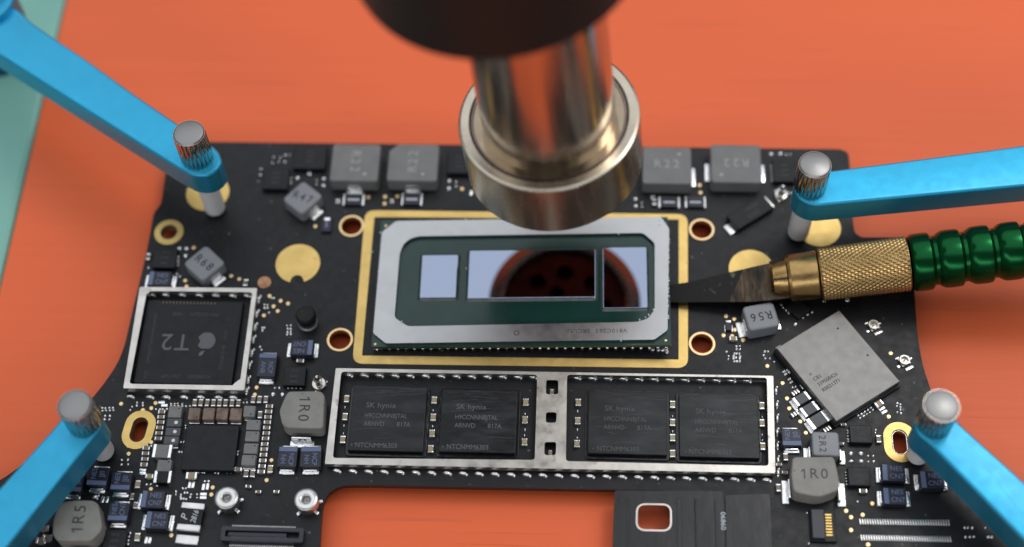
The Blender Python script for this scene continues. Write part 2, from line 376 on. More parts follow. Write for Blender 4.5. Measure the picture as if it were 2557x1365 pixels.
p = [(-3.38, -2.106), (-2.897, -2.087), (-2.824, -2.157), (-2.797, -2.67), (-2.848, -2.697), (-3.333, -2.697), (-3.41, -2.641), (-3.476, -2.429), (-3.426, -2.232)]
cx, cy = (-3.131, -2.42, 0.3)[:2]
inductor(smooth_poly(local(p, cx, cy), .05), cx, cy, .30, 'ferrite_warm', 0, '1R0', .23, 'mark_mid', -pi / 2, [(0, -.42, .36, .11)], 'warm grey inductor marked 1R0 with a bulging left side, beside the memory shield', toff=(.02, .04))
p = [(4.025, -2.998), (4.072, -2.969), (4.599, -2.951), (4.628, -3), (4.666, -3.246), (4.672, -3.412), (4.634, -3.477), (4.42, -3.565), (4.329, -3.573), (4.089, -3.531), (4.015, -3.494), (3.995, -3.265)]
cx, cy = (4.336, -3.262, 0.32)[:2]
inductor(smooth_poly(local(p, cx, cy), .04), cx, cy, .32, 'ferrite_warm', 0, '1R0', .22, 'mark_mid', 0, [(-.40, -.14, .10, .36), (.40, -.16, .12, .36)], 'warm grey inductor marked 1R0 right of the memory shield', toff=(-.02, .03))
p = [(-6.427, -3.949), (-6.275, -3.92), (-6, -3.913), (-5.912, -3.965), (-5.803, -4.266), (-5.802, -4.374), (-5.898, -4.503), (-5.962, -4.528), (-6.406, -4.535), (-6.488, -4.448), (-6.517, -4.25), (-6.498, -4.037)]
cx, cy = (-6.167, -4.234, 0.32)[:2]
inductor(smooth_poly(local(p, cx, cy), .05), cx, cy, .32, 'ferrite_warm', 0, '1R5', .24, 'mark_mid', pi / 2, [(.05, -.44, .36, .11)], 'warm grey inductor marked 1R5 by the lower left arm', toff=(.02, .02))
cx, cy, wx, wy = (4.528, -2.721, 0.392, 0.386)
inductor(rrect(wx, wy, .05), cx, cy, .24, 'ferrite_blue', 0, '2R2', .145, 'mark_mid', -pi / 2, [(-.26, -.10, .09, .24), (.26, -.12, .09, .22)], 'small blue grey inductor marked 2R2, right of the memory shield', toff=(-.05, .0))

# ---- tantalum capacitors
def tantalum(rc, band, l1, l2, trot, lab, h=.14):
    cx, cy, wx, wy = rc
    b = MB().prism(rrect(wx, wy, .02, 3), .03, h, .012); b.prism(rrect(wx * 1.03, wy * 1.03, .02, 3), .02, h * .45, .01)
    ob = tag(b.obj('tantalum_capacitor', 'tant', board, loc=(cx, cy, 0), rot=random.uniform(-.03, .03)), lab)
    bw = .068
    if band in 'LR':
        s = -1 if band == 'L' else 1
        MB().box(s * (wx / 2 - bw / 2 - .012), 0, h - .002, bw, wy - .024, .005, b=.001).obj('polarity_band', 'tant_band', ob)
        t = [(-wx / 2 - .035, 0, .075, wy * .9), (wx / 2 + .035, 0, .075, wy * .9)]
    else:
        s = 1 if band == 'T' else -1
        MB().box(0, s * (wy / 2 - bw / 2 - .012), h - .002, wx - .024, bw, .005, b=.001).obj('polarity_band', 'tant_band', ob)
        t = [(0, -wy / 2 - .035, wx * .8, .075), (0, wy / 2 + .03, wx * .8, .06)]
    for x, y, tx, ty in t:
        m = MB().box(x, y, 0, tx, ty, .045, b=.015)
        if ty > tx: m.box(x * .93, y, 0, .03, ty * .8, h * .62, b=.006)
        else: m.box(x, y * .93, 0, tx * .8, .03, h * .62, b=.006)
        m.obj('terminal', 'solder', ob)
    ox, oy = (-s * .04, 0) if band in 'LR' else (0, -s * .04)
    u = Vector((cos(trot + pi / 2), sin(trot + pi / 2))) * .058
    text(l1, .105, (ox + u.x, oy + u.y, h + .0015), trot, 'mark_blue', ob, sx=.95)
    text(l2, .105, (ox - u.x, oy - u.y, h + .0015), trot, 'mark_blue', ob, sx=.95)
q = pi / 2
for rc, band, l1, l2, tr, lab in (
    ((-5.646, -0.138, 0.353, 0.262), 'L', 'NES', 'CN7', 0, 'capacitor marked NES CN7 above the crypto chip shield'),
    ((-3.28, -1.288, 0.343, 0.268), 'R', 'NES', 'CN7', pi, 'upside down capacitor marked NES CN7 left of the processor'),
    ((-3.78, -1.6, 0.286, 0.401), 'T', 'NCP', 'AN8', -q, 'capacitor beside the crypto chip shield, band at its top'),
    ((-3.305, -3.091, 0.289, 0.331), 'T', 'NCP', 'NH', -q, 'left capacitor of the pair below the 1R0 inductor'),
    ((-2.963, -3.082, 0.312, 0.331), 'T', 'NCP', 'NH', -q, 'right capacitor of the pair, next to the memory shield'),
    ((-6.049, -3.474, 0.306, 0.292), 'B', 'NES', 'JJ0', q, 'capacitor with its band below, next to the lower left arm'),
    ((-5.693, -3.537, 0.3, 0.284), 'B', 'NES', 'JJ0', q, 'capacitor with its band below, second from the lower left arm'),
    ((-6.392, -3.593, 0.288, 0.272), 'B', 'NES', 'JJ0', q, 'capacitor half hidden under the lower left arm'),
    ((-5.656, -4.01, 0.297, 0.284), 'B', 'NES', 'CN7', q, 'capacitor marked NES CN7 right of the 1R5 inductor'),
    ((-5.189, -3.806, 0.338, 0.274), 'L', 'NES', 'CN7', 0, 'upper of two stacked capacitors marked NES CN7'),
    ((-5.082, -4.122, 0.324, 0.27), 'L', 'NES', 'CN7', 0, 'lower of two stacked capacitors marked NES CN7'),
    ((4.057, -2.584, 0.291, 0.281), 'B', 'NES', 'JJ0', q, 'capacitor standing between the memory shield and the 2R2 inductor'),
    ((5.489, -3.102, 0.338, 0.268), 'L', 'NES', 'CN7', 0, 'capacitor marked NES CN7 by the white stud of the lower right arm'),
    ((5.477, -3.463, 0.335, 0.258), 'L', 'NES', 'CN7', 0, 'lower capacitor marked NES CN7 near the lower right arm'),
    ((6.026, -3.196, 0.331, 0.273), 'L', 'NES', 'CN7', 0, 'capacitor marked NES CN7 partly under the lower right arm')):
    tantalum(rc, band, l1, l2, tr, lab)

# ---- flat chips
def chip(rc, name, lab, h=.085, m='chip', rot=0, r=.012, feet=None):
    cx, cy, wx, wy = rc
    ob = tag(MB().prism(rrect(wx, wy, r), .012, h, .01).obj(name, m, board, loc=(cx, cy, 0), rot=rot), lab)
    return ob, wx, wy
ics = [
    ((-3.525, 2.233, 0.526, 0.468), 'black power chip behind the R47 inductor at the top edge'),
    ((-4.037, 1.805, 0.411, 0.422), 'small black chip left of the R47 inductor'),
    ((-1.073, 2.18, 0.379, 0.447), 'black power chip just left of the nozzle'),
    ((4.189, 2.119, 0.385, 0.435), 'black power chip by the upper right arm tip'),
    ((-5.629, 0.261, 0.363, 0.355), 'black chip at the left board edge beside the R68 inductor'),
    ((-3.349, -1.754, 0.334, 0.324), 'black chip beside the spring pin'),
    ((5.074, -2.488, 0.326, 0.282), 'black chip below the silver radio module'),
    ((5, -3.158, 0.316, 0.287), 'black chip right of the 1R0 inductor'),
    ((-5.652, -4.442, 0.317, 0.34), 'black chip at the bottom edge right of the 1R5 inductor')]
for rc, lab in ics:
    ob, wx, wy = chip(rc, 'integrated_circuit', lab, .10)
    n = 5
    b = MB()
    for s in ((-1,) if rc[0] > 4 else ()):
        for i in range(n): b.box(s * (wx / 2 + .012), (i - (n - 1) / 2) * wy / n * .8, 0, .03, wy / n * .32, .02, b=.004)
    if b.v: b.obj('pin_row', 'tin', ob)
    for i, t in enumerate(('7K41', 'DMS', '0804')): text(t, .07, (0, (1 - i) * .095, .1015), 0 if lab.find('spring') < 0 else pi, 'mark_dim', ob, sx=.9)
ob, wx, wy = chip((-4.469, -2.958, 0.784, 0.721), 'integrated_circuit', 'large plain black chip ringed by small capacitors', .10)
# memory chips
for rc, lab in (((-1.885, -2.432, 1.108, 1.03), 'memory chip, first from the left in the long shield'), ((-0.537, -2.423, 1.121, 1.013), 'memory chip, second from the left in the long shield'),
                ((1.666, -2.394, 1.156, 1.016), 'memory chip, third from the left in the long shield'), ((3.006, -2.408, 1.162, 1.019), 'memory chip, rightmost in the long shield')):
    ob, wx, wy = chip(rc, 'memory_chip', lab, .10, 'chip_film')
    z = .1015
    MB().prism(rrect(wx + .10, wy + .12, .07), .002, .022, .012).obj('underfill', 'resin', ob)
    mg = 'mark_grey' if rc[0] < .3 else 'mark_faint'
    text('SK', .125, (-.34, .22, z), 0, mg, ob, sx=.95, align='LEFT'); text('hynix', .125, (-.17, .22, z), 0, mg, ob, sx=.95, align='LEFT', gap=1.1)
    text('H9CCNNNBJTAL', .105, (-.35, .05, z), 0, mg, ob, sx=.80, align='LEFT'); text('ARNVD', .105, (-.35, -.085, z), 0, mg, ob, sx=.86, align='LEFT')
    text('817A', .105, (.14, -.085, z), 0, mg, ob, sx=.9, align='LEFT'); text('NTCNMM6303', .11, (-.45, -.43, z), 0, mg, ob, sx=.88, align='LEFT'); MB().dome(-.50, -.43, .0995, .012, .012, .003, n=8).obj('pin_dot', mg, ob)
    sc = MB()
    for k in range(16):
        x0, y0 = random.uniform(-wx / 2 + .02, wx / 2 - .3), random.uniform(-wy / 2 + .05, wy / 2 - .03)
        if k > 9: y0 = wy / 2 - random.uniform(.02, .14)
        ln = random.uniform(.1, .5); sl = random.uniform(-.03, .16); wd = random.uniform(.0015, .004)
        n = 6; pt = [(x0 + ln * t / n, y0 + sl * ln * t / n + .01 * sin(t)) for t in range(n + 1)]; pt = [(min(a_, wx / 2 - .015), max(-wy / 2 + .015, min(b_, wy / 2 - .015))) for a_, b_ in pt]
        for (a_, b_), (c_, d_) in zip(pt, pt[1:]):
            if c_ - a_ > .005: sc.add([(a_, b_, .1006), (c_, d_, .1006), (c_, d_ + wd, .1006), (a_, b_ + wd, .1006)], [(0, 1, 2, 3)])
    tag(sc.obj('scuff_marks', 'scuff', ob), kind='stuff')
# crypto chip
(tx0, ty0), (tx1, ty1), (tx2, ty2), (tx3, ty3) = [(-5.765, -0.491), (-4.3, -0.499), (-4.268, -1.925), (-5.797, -1.937)]
cx, cy, wx, wy, an = (-5.033, -1.213, 1.497, 1.436, 0.001)
tc = tag(MB().prism(rrect(wx, wy, .015), .012, .10, .01).obj('crypto_chip', 'chip', board, loc=(cx, cy, 0), rot=an), 'square black chip printed T2 with a bitten fruit emblem, upside down')
z = .1015
letters('T2', .40, (-.22, .0, z), pi, 'mark_grey', tc, adv=.60)
ap = []
for i in range(60):
    t = 2 * pi * i / 60; x = cos(t); y = sin(t)
    r = 1 - .10 * math.exp(-((t - pi / 2) / .25) ** 2) - .06 * math.exp(-((t - 1.5 * pi) / .22) ** 2)
    xx = x * r * (.98 - .10 * max(0, -y)); yy = y * r * 1.02
    d = Vector((xx - 1.18, yy - .12)).length
    if d < .52:
        v = Vector((xx - 1.18, yy - .12)).normalized() * -.52
        v = Vector((-abs(v.x), v.y)); xx, yy = 1.18 + v.x, .12 + (yy - .12)
        xx = 1.18 - math.sqrt(max(0, .52 ** 2 - (yy - .12) ** 2))
    ap.append((xx * .145, yy * .145))
leaf = [(.0 + .10 * t + .035 * sin(pi * t), .19 + .11 * t - .02 * sin(pi * t)) for t in [i / 8 for i in range(9)]] + [(.02 + .10 * t - .03 * sin(pi * t), .19 + .11 * t + .03 * sin(pi * t)) for t in [1 - i / 8 for i in range(1, 8)]]
eb = MB().plate(ap, [], 0, .002).plate([(x * .88 - .005, y * .88) for x, y in leaf], [], 0, .002).obj('emblem', 'mark_grey', tc, loc=(.265, .02, z - .0005), rot=pi)
text('APL1027', .085, (-.19, -wy / 2 + .12, z), 0, 'mark_dim', tc, sx=.95); text('339S00534', .085, (.23, -wy / 2 + .12, z), 0, 'mark_dim', tc, sx=.95)
text('PD11', .085, (.30, wy / 2 - .24, z), pi, 'mark_dim', tc, sx=.95); text('S100LM', .085, (.08, wy / 2 - .24, z), pi, 'mark_dim', tc, sx=.95); text('1838', .085, (-.24, wy / 2 - .24, z), pi, 'mark_dim', tc, sx=.95)
text('N1M', .075, (-wx / 2 + .17, -.58, z), q, 'mark_dim', tc, sx=.85); text('HMMAHATTNMAVAHNHAMAH11', .075, (-wx / 2 + .17, .06, z), q, 'mark_dim', tc, sx=.78)
text('VTGHA12108', .075, (wx / 2 - .20, -.26, z), q, 'mark_dim', tc, sx=.95); text('1V1N', .075, (wx / 2 - .20, .12, z), q, 'mark_dim', tc, sx=.95); text('11', .075, (wx / 2 - .20, .40, z), q, 'mark_dim', tc, sx=.95)
b = MB()
for i in range(16): b.box(-.50 + i * .054, wy / 2 - .045, .0995, .014, .036, .003, b=0)
tag(b.obj('contact_row', 'mark_gold', tc), kind='stuff')

# ---- shields
def foot_mesh(l, along='X'):
    b = MB(); n = 10
    b.dome(-.005, .004, -.004, l * .47, .034, .050, n=12); b.dome(l * .30, -.012, -.002, l * .19, .032, .042, n=10)
    return b.mesh('solder_foot', 'solder')
FOOT = foot_mesh(.165)
def feet(pts, rot, parent, sc=1):
    for x, y in pts:
        f = link('solder_foot', FOOT, parent, (x, y, 0), rot); f.scale = (sc, 1, 1)
def shield(outer, openings, h, lab, extra=[]):
    wt = .022
    b = MB().plate(smooth_poly(outer, .02, 2), [smooth_poly(p, .05, 4) for p in openings] + extra, h - .02, h)
    po = inset(ccw(list(outer)), .003); b.plate(po, [inset(po, wt)], .045, h - .021)
    return tag(b.obj('shield_frame', 'shield', board, ang=25), lab)
t2o = [(-5.912, -0.323), (-4.077, -0.302), (-4.06, -2.057), (-5.89, -2.07)]; t2i = [(-5.791, -0.392), (-4.143, -0.375), (-4.142, -1.979), (-5.809, -1.994)]
sh = shield(t2o, [t2i], .19, 'square silver shield frame around the T2 chip')
tag(MB().prism(smooth_poly([(-5.914, -0.327), (-5.732, -0.326), (-5.738, -0.405), (-5.809, -0.478), (-5.907, -0.495)], .03), .165, .193).obj('corner_tab', 'shield', sh), None)
tag(MB().prism(smooth_poly([(-4.076, -1.83), (-4.073, -2.05), (-4.29, -2.056), (-4.23, -1.955), (-4.16, -1.886)], .03), .165, .193).obj('corner_tab', 'shield', sh), None)
feet([(-5.815, -2.123), (-5.516, -2.122), (-5.267, -2.116), (-5.002, -2.109), (-4.751, -2.103), (-4.479, -2.103), (-4.258, -2.097)], 0, sh)
feet([(-4.06, -0.395), (-4.061, -0.651), (-4.058, -0.881), (-4.057, -1.099), (-4.054, -1.331), (-4.059, -1.544), (-4.053, -1.788), (-4.054, -1.978)], q - .09, sh)
feet([(-5.763, -0.364), (-5.542, -0.358), (-5.284, -0.352), (-5.014, -0.353), (-4.755, -0.347), (-4.488, -0.348), (-4.256, -0.343)], 0, sh, .95)
mo = [(-2.726, -1.639), (3.831, -1.604), (3.79, -3.166), (-2.74, -3.198)]; mi1 = [(-2.639, -1.695), (0.313, -1.672), (0.318, -3.053), (-2.632, -3.101)]; mi2 = [(0.759, -1.661), (3.734, -1.637), (3.7, -3.056), (0.77, -3.06)]
sq = [smooth_poly(p, .04) for p in ([(0.449, -1.755), (0.629, -1.754), (0.635, -1.989), (0.45, -1.994)], [(0.458, -2.288), (0.618, -2.284), (0.616, -2.452), (0.463, -2.456)], [(0.454, -2.765), (0.624, -2.76), (0.623, -2.969), (0.454, -2.974)])]
ms = shield(mo, [mi1, mi2], .16, 'long silver shield frame with a punched centre bar around four memory chips', sq)
feet([(a + (b - a) * i / 27, c + (d - c) * i / 27) for (a, c), (b, d) in [[(-2.574, -3.24), (3.686, -3.214)]] for i in range(28)], -.12, ms)
feet([(a + (b - a) * i / 12, c + (d - c) * i / 12) for (a, c), (b, d) in [[(-2.538, -1.678), (0.252, -1.642)]] for i in range(13)], -.1, ms)
feet([(a + (b - a) * i / 11, c + (d - c) * i / 11) for (a, c), (b, d) in [[(0.91, -1.638), (3.461, -1.621)]] for i in range(12)], -.1, ms)
feet([(3.884, -1.77), (3.885, -2.007), (3.881, -2.223), (3.871, -2.449), (3.866, -2.667), (3.862, -2.89), (3.853, -3.091)], q, ms)
# radio module
cx, cy, wx, wy, an = (4.792, -1.412, 1.192, 1.443, 0.604)
wm = tag(MB().prism(rrect(wx, wy, .015), .075, .20, .012).obj('radio_module', 'lid', board, loc=(cx, cy, 0), rot=an), 'silver lidded square radio module turned at an angle, right of the processor')
MB().prism(rrect(wx + .05, wy + .05, .02), .01, .074).obj('module_base', 'chip', wm)
for i, t in enumerate(('o', 'CB1', '339S00426', 'R0021371')): text(t, .085, (-.46, .10 - i * .105, .2015), 0, 'mark_mid', wm, sx=.95, align='LEFT')
for lx, ly in ((.38, .48), (.47, -.12)): MB().dome(lx, ly, .1995, .018, .018, .002, n=10).obj('vent_hole', 'mark_dark', wm)
MB().box(-wx / 2 + .05, wy / 2 + .012, .08, .10, .03, .09, b=.006).obj('lid_tab', 'lid', wm)
for i in range(7): MB().box(-wx / 2 - .02, wy / 2 - .2 - i * .16, .02, .03, .09, .05, b=.01).obj('side_castellation', 'solder', wm) if i in (1, 3) else None

# ---- two-terminal bits
CC = {}
def passive(name, m, L_, W_, H_, end=.26):
    k = (m, L_, W_, H_, end)
    if k not in CC:
        b = MB().box(0, 0, .004, L_ * (1 - 2 * end) + .004, W_ * .94, H_ * .96, b=.006, mi=0)
        for s in (-1, 1): b.box(s * L_ * (.5 - end / 2), 0, 0, L_ * end, W_, H_, b=min(.010, W_ * .2), mi=1)
        CC[k] = b.mesh(name, [m, 'solder'])
    return CC[k]
def put(pts, name, m, L_, W_, H_, rot=0, end=.26, lab=None):
    for x, y in pts:
        o = link(name, passive(name, m, L_, W_, H_, end), board, (x, y, 0), rot + random.uniform(-.03, .03))
        if lab: tag(o, lab)
cc = 'ceramic_capacitor'
put([(-5.289, -2.376), (-5.287, -2.462), (-5.278, -2.547), (-5.279, -2.636), (-5.278, -2.725), (-5.276, -2.813), (-5.432, -2.972), (-5.428, -3.056), (-5.423, -3.145), (-5.424, -3.232)], cc, 'ceramic', .118, .066, .06)
put([(-3.682, -2.245), (-3.682, -2.332), (-3.682, -2.422), (-3.681, -2.507), (-3.681, -2.596), (-3.678, -2.685), (-3.679, -2.77), (-3.681, -2.86), (-3.68, -2.943), (-3.68, -3.031), (-3.68, -3.122), (-3.68, -3.212), (-3.682, -3.299)], cc, 'ceramic', .118, .068, .06)
put([(-4.814, -2.216), (-4.723, -2.213), (-4.626, -2.212), (-4.531, -2.211), (-4.439, -2.209), (-4.348, -2.208), (-4.251, -2.207), (-4.154, -2.205), (-3.938, -2.14), (-3.844, -2.138), (-3.749, -2.135), (-3.806, -2.388), (-3.901, -3.335), (-3.805, -3.332), (3.967, -2.86), (3.84, -3.346), (5.334, -2.54), (-4.305, -0.131), (-5.911, 0.307), (2.091, 1.505)], cc, 'ceramic', .125, .072, .06, q)
put([(-4.029, -3.271), (-3.298, -1.472), (5.049, -3.361)], cc, 'ceramic', .125, .068, .06)
put([(-5.315, -3.418), (3.266, -0.936)], cc, 'ceramic_beige', .125, .075, .07)
put([(-3.552, -3.259), (-5.466, -3.549), (-5.344, -4.36)], cc, 'ceramic_beige', .13, .08, .07, q)
put([(-4.694, -3.396)], cc, 'ceramic_beige', .17, .11, .08)
put([(5.379, -1.975)], cc, 'ceramic_beige', .13, .09, .08, .57)
put([(-2.532, -2.098), (-2.531, -2.391), (-2.531, -2.761), (-1.217, -2.085), (-1.214, -2.367), (-1.215, -2.627), (-1.219, -2.876), (0.153, -2.083), (0.151, -2.373), (0.156, -2.73), (0.935, -2.068), (0.932, -2.369), (0.927, -2.735), (2.335, -2.066), (2.331, -2.359), (2.328, -2.604), (2.325, -2.857), (3.655, -2.052), (3.646, -2.332), (3.642, -2.707)], cc, 'ceramic_beige', .125, .082, .07, q)
put([(0.536, -1.894), (0.538, -2.888)], cc, 'ceramic_beige', .10, .06, .05, q)
put([(-5.166, -3.043)], cc, 'ceramic_grey', .29, .22, .13, 0, .20)
put([(-5.106, -3.441)], cc, 'chip', .26, .20, .11, 0, .2, 'black two terminal diode with silver ends below the small grey inductors')
def cube_part(pts, m, wx, wy, h, name, dot=None, rot=0):
    for x, y in pts:
        o = MB().prism(rrect(wx, wy, .016, 3), .01, h, .010).obj(name, m, board, loc=(x, y, 0), rot=rot)
        MB().box(0, -wy / 2 - .012, 0, wx * .9, .03, .025, b=.008).box(0, wy / 2 + .008, 0, wx * .9, .02, .025, b=.008).obj('terminal', 'solder', o)
        if dot: MB().dome(dot[0], dot[1], h, dot[2], dot[2], .003, n=12).obj('polarity_dot', dot[3], o)
cube_part([(-5.072, -2.399)], 'ceramic_grey', .20, .19, .12, 'chip_inductor', (.055, .05, .012, 'mark_dark'))
cube_part([(-5.065, -2.567), (-5.062, -2.716), (-5.066, -2.858)], 'ceramic_dark', .225, .135, .10, 'chip_inductor', (.03, 0, .028, 'white_paint'))
cube_part([(-5.106, -3.267)], 'ceramic_grey', .21, .18, .12, 'chip_inductor', (.06, .055, .013, 'mark_dark'))
cube_part([(-4.78, -2.425)], 'ceramic_brown', .175, .195, .12, 'chip_inductor', (.045, -.06, .012, 'mark_dark'))
cube_part([(-4.563, -2.419), (-4.362, -2.414), (-4.156, -2.415)], 'ceramic_brown', .175, .195, .12, 'chip_inductor')
cube_part([(-3.958, -2.364)], 'ceramic_grey', .175, .18, .12, 'chip_inductor', (.03, -.05, .012, 'mark_dark'))
cube_part([(-3.872, -2.584), (-3.867, -2.768), (-3.866, -2.964), (-3.874, -3.149)], 'ceramic_grey', .205, .165, .12, 'chip_inductor', (.055, .045, .012, 'mark_dark'))
# shunt resistors with a white dash
def shunt(rc, lab, rot=0):
    cx, cy, wx, wy = rc
    b = MB().box(0, 0, .005, wx * .86, wy * .92, .055, b=.008, mi=0)
    for s in (-1, 1): b.box(s * wx * .46, 0, 0, wx * .10, wy, .05, b=.008, mi=1)
    o = tag(b.obj('shunt_resistor', ['tant', 'solder'], board, loc=(cx, cy, 0), rot=rot), lab)
    MB().box(0, -wy * .06, .059, wx * .55, wy * .13, .003, b=0).obj('marking', 'mark_white', o)
shunt((-2.744, 1.453, 0.337, 0.23), 'current sensing resistor below the leftmost R22 inductor'); shunt((-1.803, 1.481, 0.33, 0.245), 'current sensing resistor below the cut corner R22 inductor')
shunt((2.326, 1.511, 0.332, 0.22), 'current sensing resistor, left of a pair right of the nozzle'); shunt((2.744, 1.52, 0.325, 0.22), 'current sensing resistor, right of a pair right of the nozzle')
o = MB().box(0, 0, .005, .155, .26, .05, b=.01).obj('chip_diode', 'tant', board, loc=(-3.133, 0.965, 0.04)); o.location.z = 0
MB().box(0, .10, .05, .09, .05, .008, b=.002).obj('terminal', 'solder', o); MB().box(.0, .0, .055, .035, .12, .003, b=0).obj('marking', 'mark_blue', o)
o = MB().box(0, 0, .005, .09, .14, .05, b=.008).obj('chip_resistor', 'tant', board, loc=(3.205, -0.723, 0)); o.location.z = 0
MB().box(0, .10, 0, .08, .04, .03, b=.006).box(-.055, -.02, 0, .012, .12, .02, b=.002).box(.055, -.02, 0, .012, .12, .02, b=.002).obj('terminal', 'solder', o)
# big fuse printed P 2816
cx, cy, wx, wy = (-4.609, -4.05, 0.336, 0.412)
o = tag(MB().box(0, 0, .01, wx, wy * .98, .09, b=.01, r=.01).obj('printed_fuse', 'chip', board, loc=(cx, cy, 0), rot=-.06), 'black fuse with silver ends and white slanted print 2816')
for y in (wy / 2 - .03, -wy / 2 + .05, ): MB().box(0, y, .008, wx * 1.03, .10, .096, b=.014).obj('terminal', 'tin', o)
MB().box(0, -wy / 2 - .11, 0, wx, .14, .04, b=.014).obj('terminal', 'tin', o)
text('P', .15, (-.085, -.01, .102), q - .15, 'mark_white', o, shear=.25); text('2816', .115, (.06, .01, .102), q - .1, 'mark_white', o, shear=.25, sx=.85)
# slanted black diode
cx, cy, wx, wy, an = (3.602, 1.306, 0.715, 0.308, 0.628)
o = tag(MB().prism(rrect(wx, wy, .02), .02, .12, .012).obj('power_diode', 'chip', board, loc=(cx, cy, 0), rot=an), 'slanted black diode with silver tabs, right of the processor ring')
MB().box(-wx / 2 - .06, -.03, .0, .13, wy * .62, .03, b=.008).obj('terminal', 'tin', o); MB().box(wx / 2 + .02, 0, 0, .05, wy * .8, .08, b=.01).obj('terminal', 'tin', o)
text('NHSH', .085, (.08, .06, .1215), 0, 'mark_dim', o); text('CNZ7', .085, (.02, -.06, .1215), 0, 'mark_dim', o)
# black resistors along the radio module
for (x, y), L_, W_ in zip([(4.244, -1.935), (4.352, -2.102), (4.47, -2.274)], (.26, .27, .33), (.16, .17, .20)):
    o = tag(link('chip_resistor', passive('chip_resistor', 'ceramic_dark', L_, W_, .10, .20), board, (x, y, 0), an * 0 + .58), None)
for pts, L_ in (([(4.128, -2.027), (4.245, -2.193), (4.327, -2.38)], .20),):
    for x, y in pts: link('solder_pad', MB().box(0, 0, 0, .05, L_, .025, b=.012).mesh('solder_pad', 'solder'), board, (x, y, 0), .58)
for x, y in [(4.164, -1.809), (4.136, -2.16), (4.597, -2.394)]:
    o = link('chip_filter', MB().box(0, 0, .004, .13, .06, .04, b=.006, mi=0).mesh('chip_filter', 'ceramic'), board, (x, y, 0), .58)
    for i in (-1, 0, 1): MB().box(i * .045, 0, 0, .03, .075, .045, b=.008).obj('terminal', 'solder', o)

put([(-6.712, -4.272), (-6.639, -4.41), (-6.724, -4.454)], cc, 'ceramic', .15, .10, .08)
put([(-5.525, -3.734), (-5.457, -3.868), (-5.71, -3.689)], cc, 'ceramic', .11, .06, .05, q)
put([(-3.846, -3.532), (-3.69, -3.609), (-3.426, -3.601), (4.785, -2.624), (4.84, -2.315), (3.866, -2.978), (3.947, -3.101)], cc, 'ceramic', .09, .05, .05)
# ---- test points and solder dots
TP = MB().lathe([(.034, -.01), (.034, .004), (.028, .010), (0, .011)], 16).mesh('test_point', 'gold_dot')
for x, y in [(-3.91, -0.332), (-3.725, -0.415), (-3.604, -0.459), (-3.824, -0.515), (-3.75, -0.597), (-3.957, -0.68), (-4.556, 0.012), (-4.422, -0.042), (-5.272, -0.09), (-5.222, 0.518), (-3.32, 0.958), (-2.516, 1.53), (-2.246, 1.542), (-2.244, 1.412), (-2.048, 1.559), (-1.008, 1.719), (2.822, 1.871), (2.832, 1.725), (3.176, -0.521), (3.297, -0.57), (3.127, -0.858), (3.421, -0.93), (3.257, -0.867), (3.77, -1.364), (3.984, -1.644), (4.038, -1.896), (4.063, -2.059), (4.214, -2.268), (4.286, -2.449), (5.519, -2.154), (5.175, -3.53), (4.794, -3.654), (4.858, -3.75), (5.025, -3.708), (4.844, -3.944), (5.068, -4.154), (-5.939, -2.24), (-5.593, -2.336), (-5.47, -2.301), (-5.419, -2.213), (-5.387, -2.855), (-5.72, -2.92), (-5.694, -3.048), (-5.277, -3.596), (-4.872, -4.294), (-4.372, -3.545), (-4.377, -3.656), (-3.595, -3.41), (-3.922, -1.915), (-3.935, -2.035), (-3.56, -3.095), (-3.054, -2.825), (5.634, -1.103), (3.303, -0.755), (-5.237, -0.193), (-4.771, -0.168)]:
    link('test_point', TP, board, (x, y, 0), 0)
SP = MB().dome(0, 0, -.003, .042, .038, .026, n=10).mesh('solder_pad', 'solder')
for x, y in [(-3.706, 1.876), (-3.272, 1.871), (-3.265, 1.737), (-1.226, 1.875), (-1.226, 1.73), (1.791, 1.585), (1.795, 1.449), (3.997, 2.501), (4.148, 2.51), (4.926, -2.754), (5.071, -2.75), (4.923, -2.88), (5.066, -2.876), (-3.66, -2.022), (-3.517, -2.018), (-3.525, 1.966), (-5.338, 0.5), (-5.453, 0.498), (-5.336, 0.367), (-6.079, -3.74), (4.23, -0.633), (5.047, -0.195), (3.591, -0.213)]:
    link('solder_pad', SP, board, (x, y, 0), random.uniform(0, 3))
SB = MB().box(0, 0, 0, .05, .105, .018, b=.009).mesh('solder_pad', 'solder')
for x, y in [(-4.716, -3.517), (-4.664, -3.516), (-4.508, -3.544), (-4.448, -3.536), (-5.957, -3.782), (-5.891, -3.78), (-5.222, -4.381), (-5.17, -4.379), (-0.857, 1.64), (-3.251, -2.824), (-2.976, -2.83), (4.692, -0.19)]:
    link('solder_pad', SB, board, (x, y, 0), -.05)
for x, y in [(-4.492, -3.656), (-4.489, -3.712), (-5.441, -3.305), (-5.436, -3.355), (-5.327, -2.204), (-5.277, -2.253)]: link('solder_pad', SB, board, (x, y, 0), q)
for x, y in [(5.429, -2.03), (5.46, -2.082)]: link('solder_pad', SB, board, (x, y, 0), q + .57)
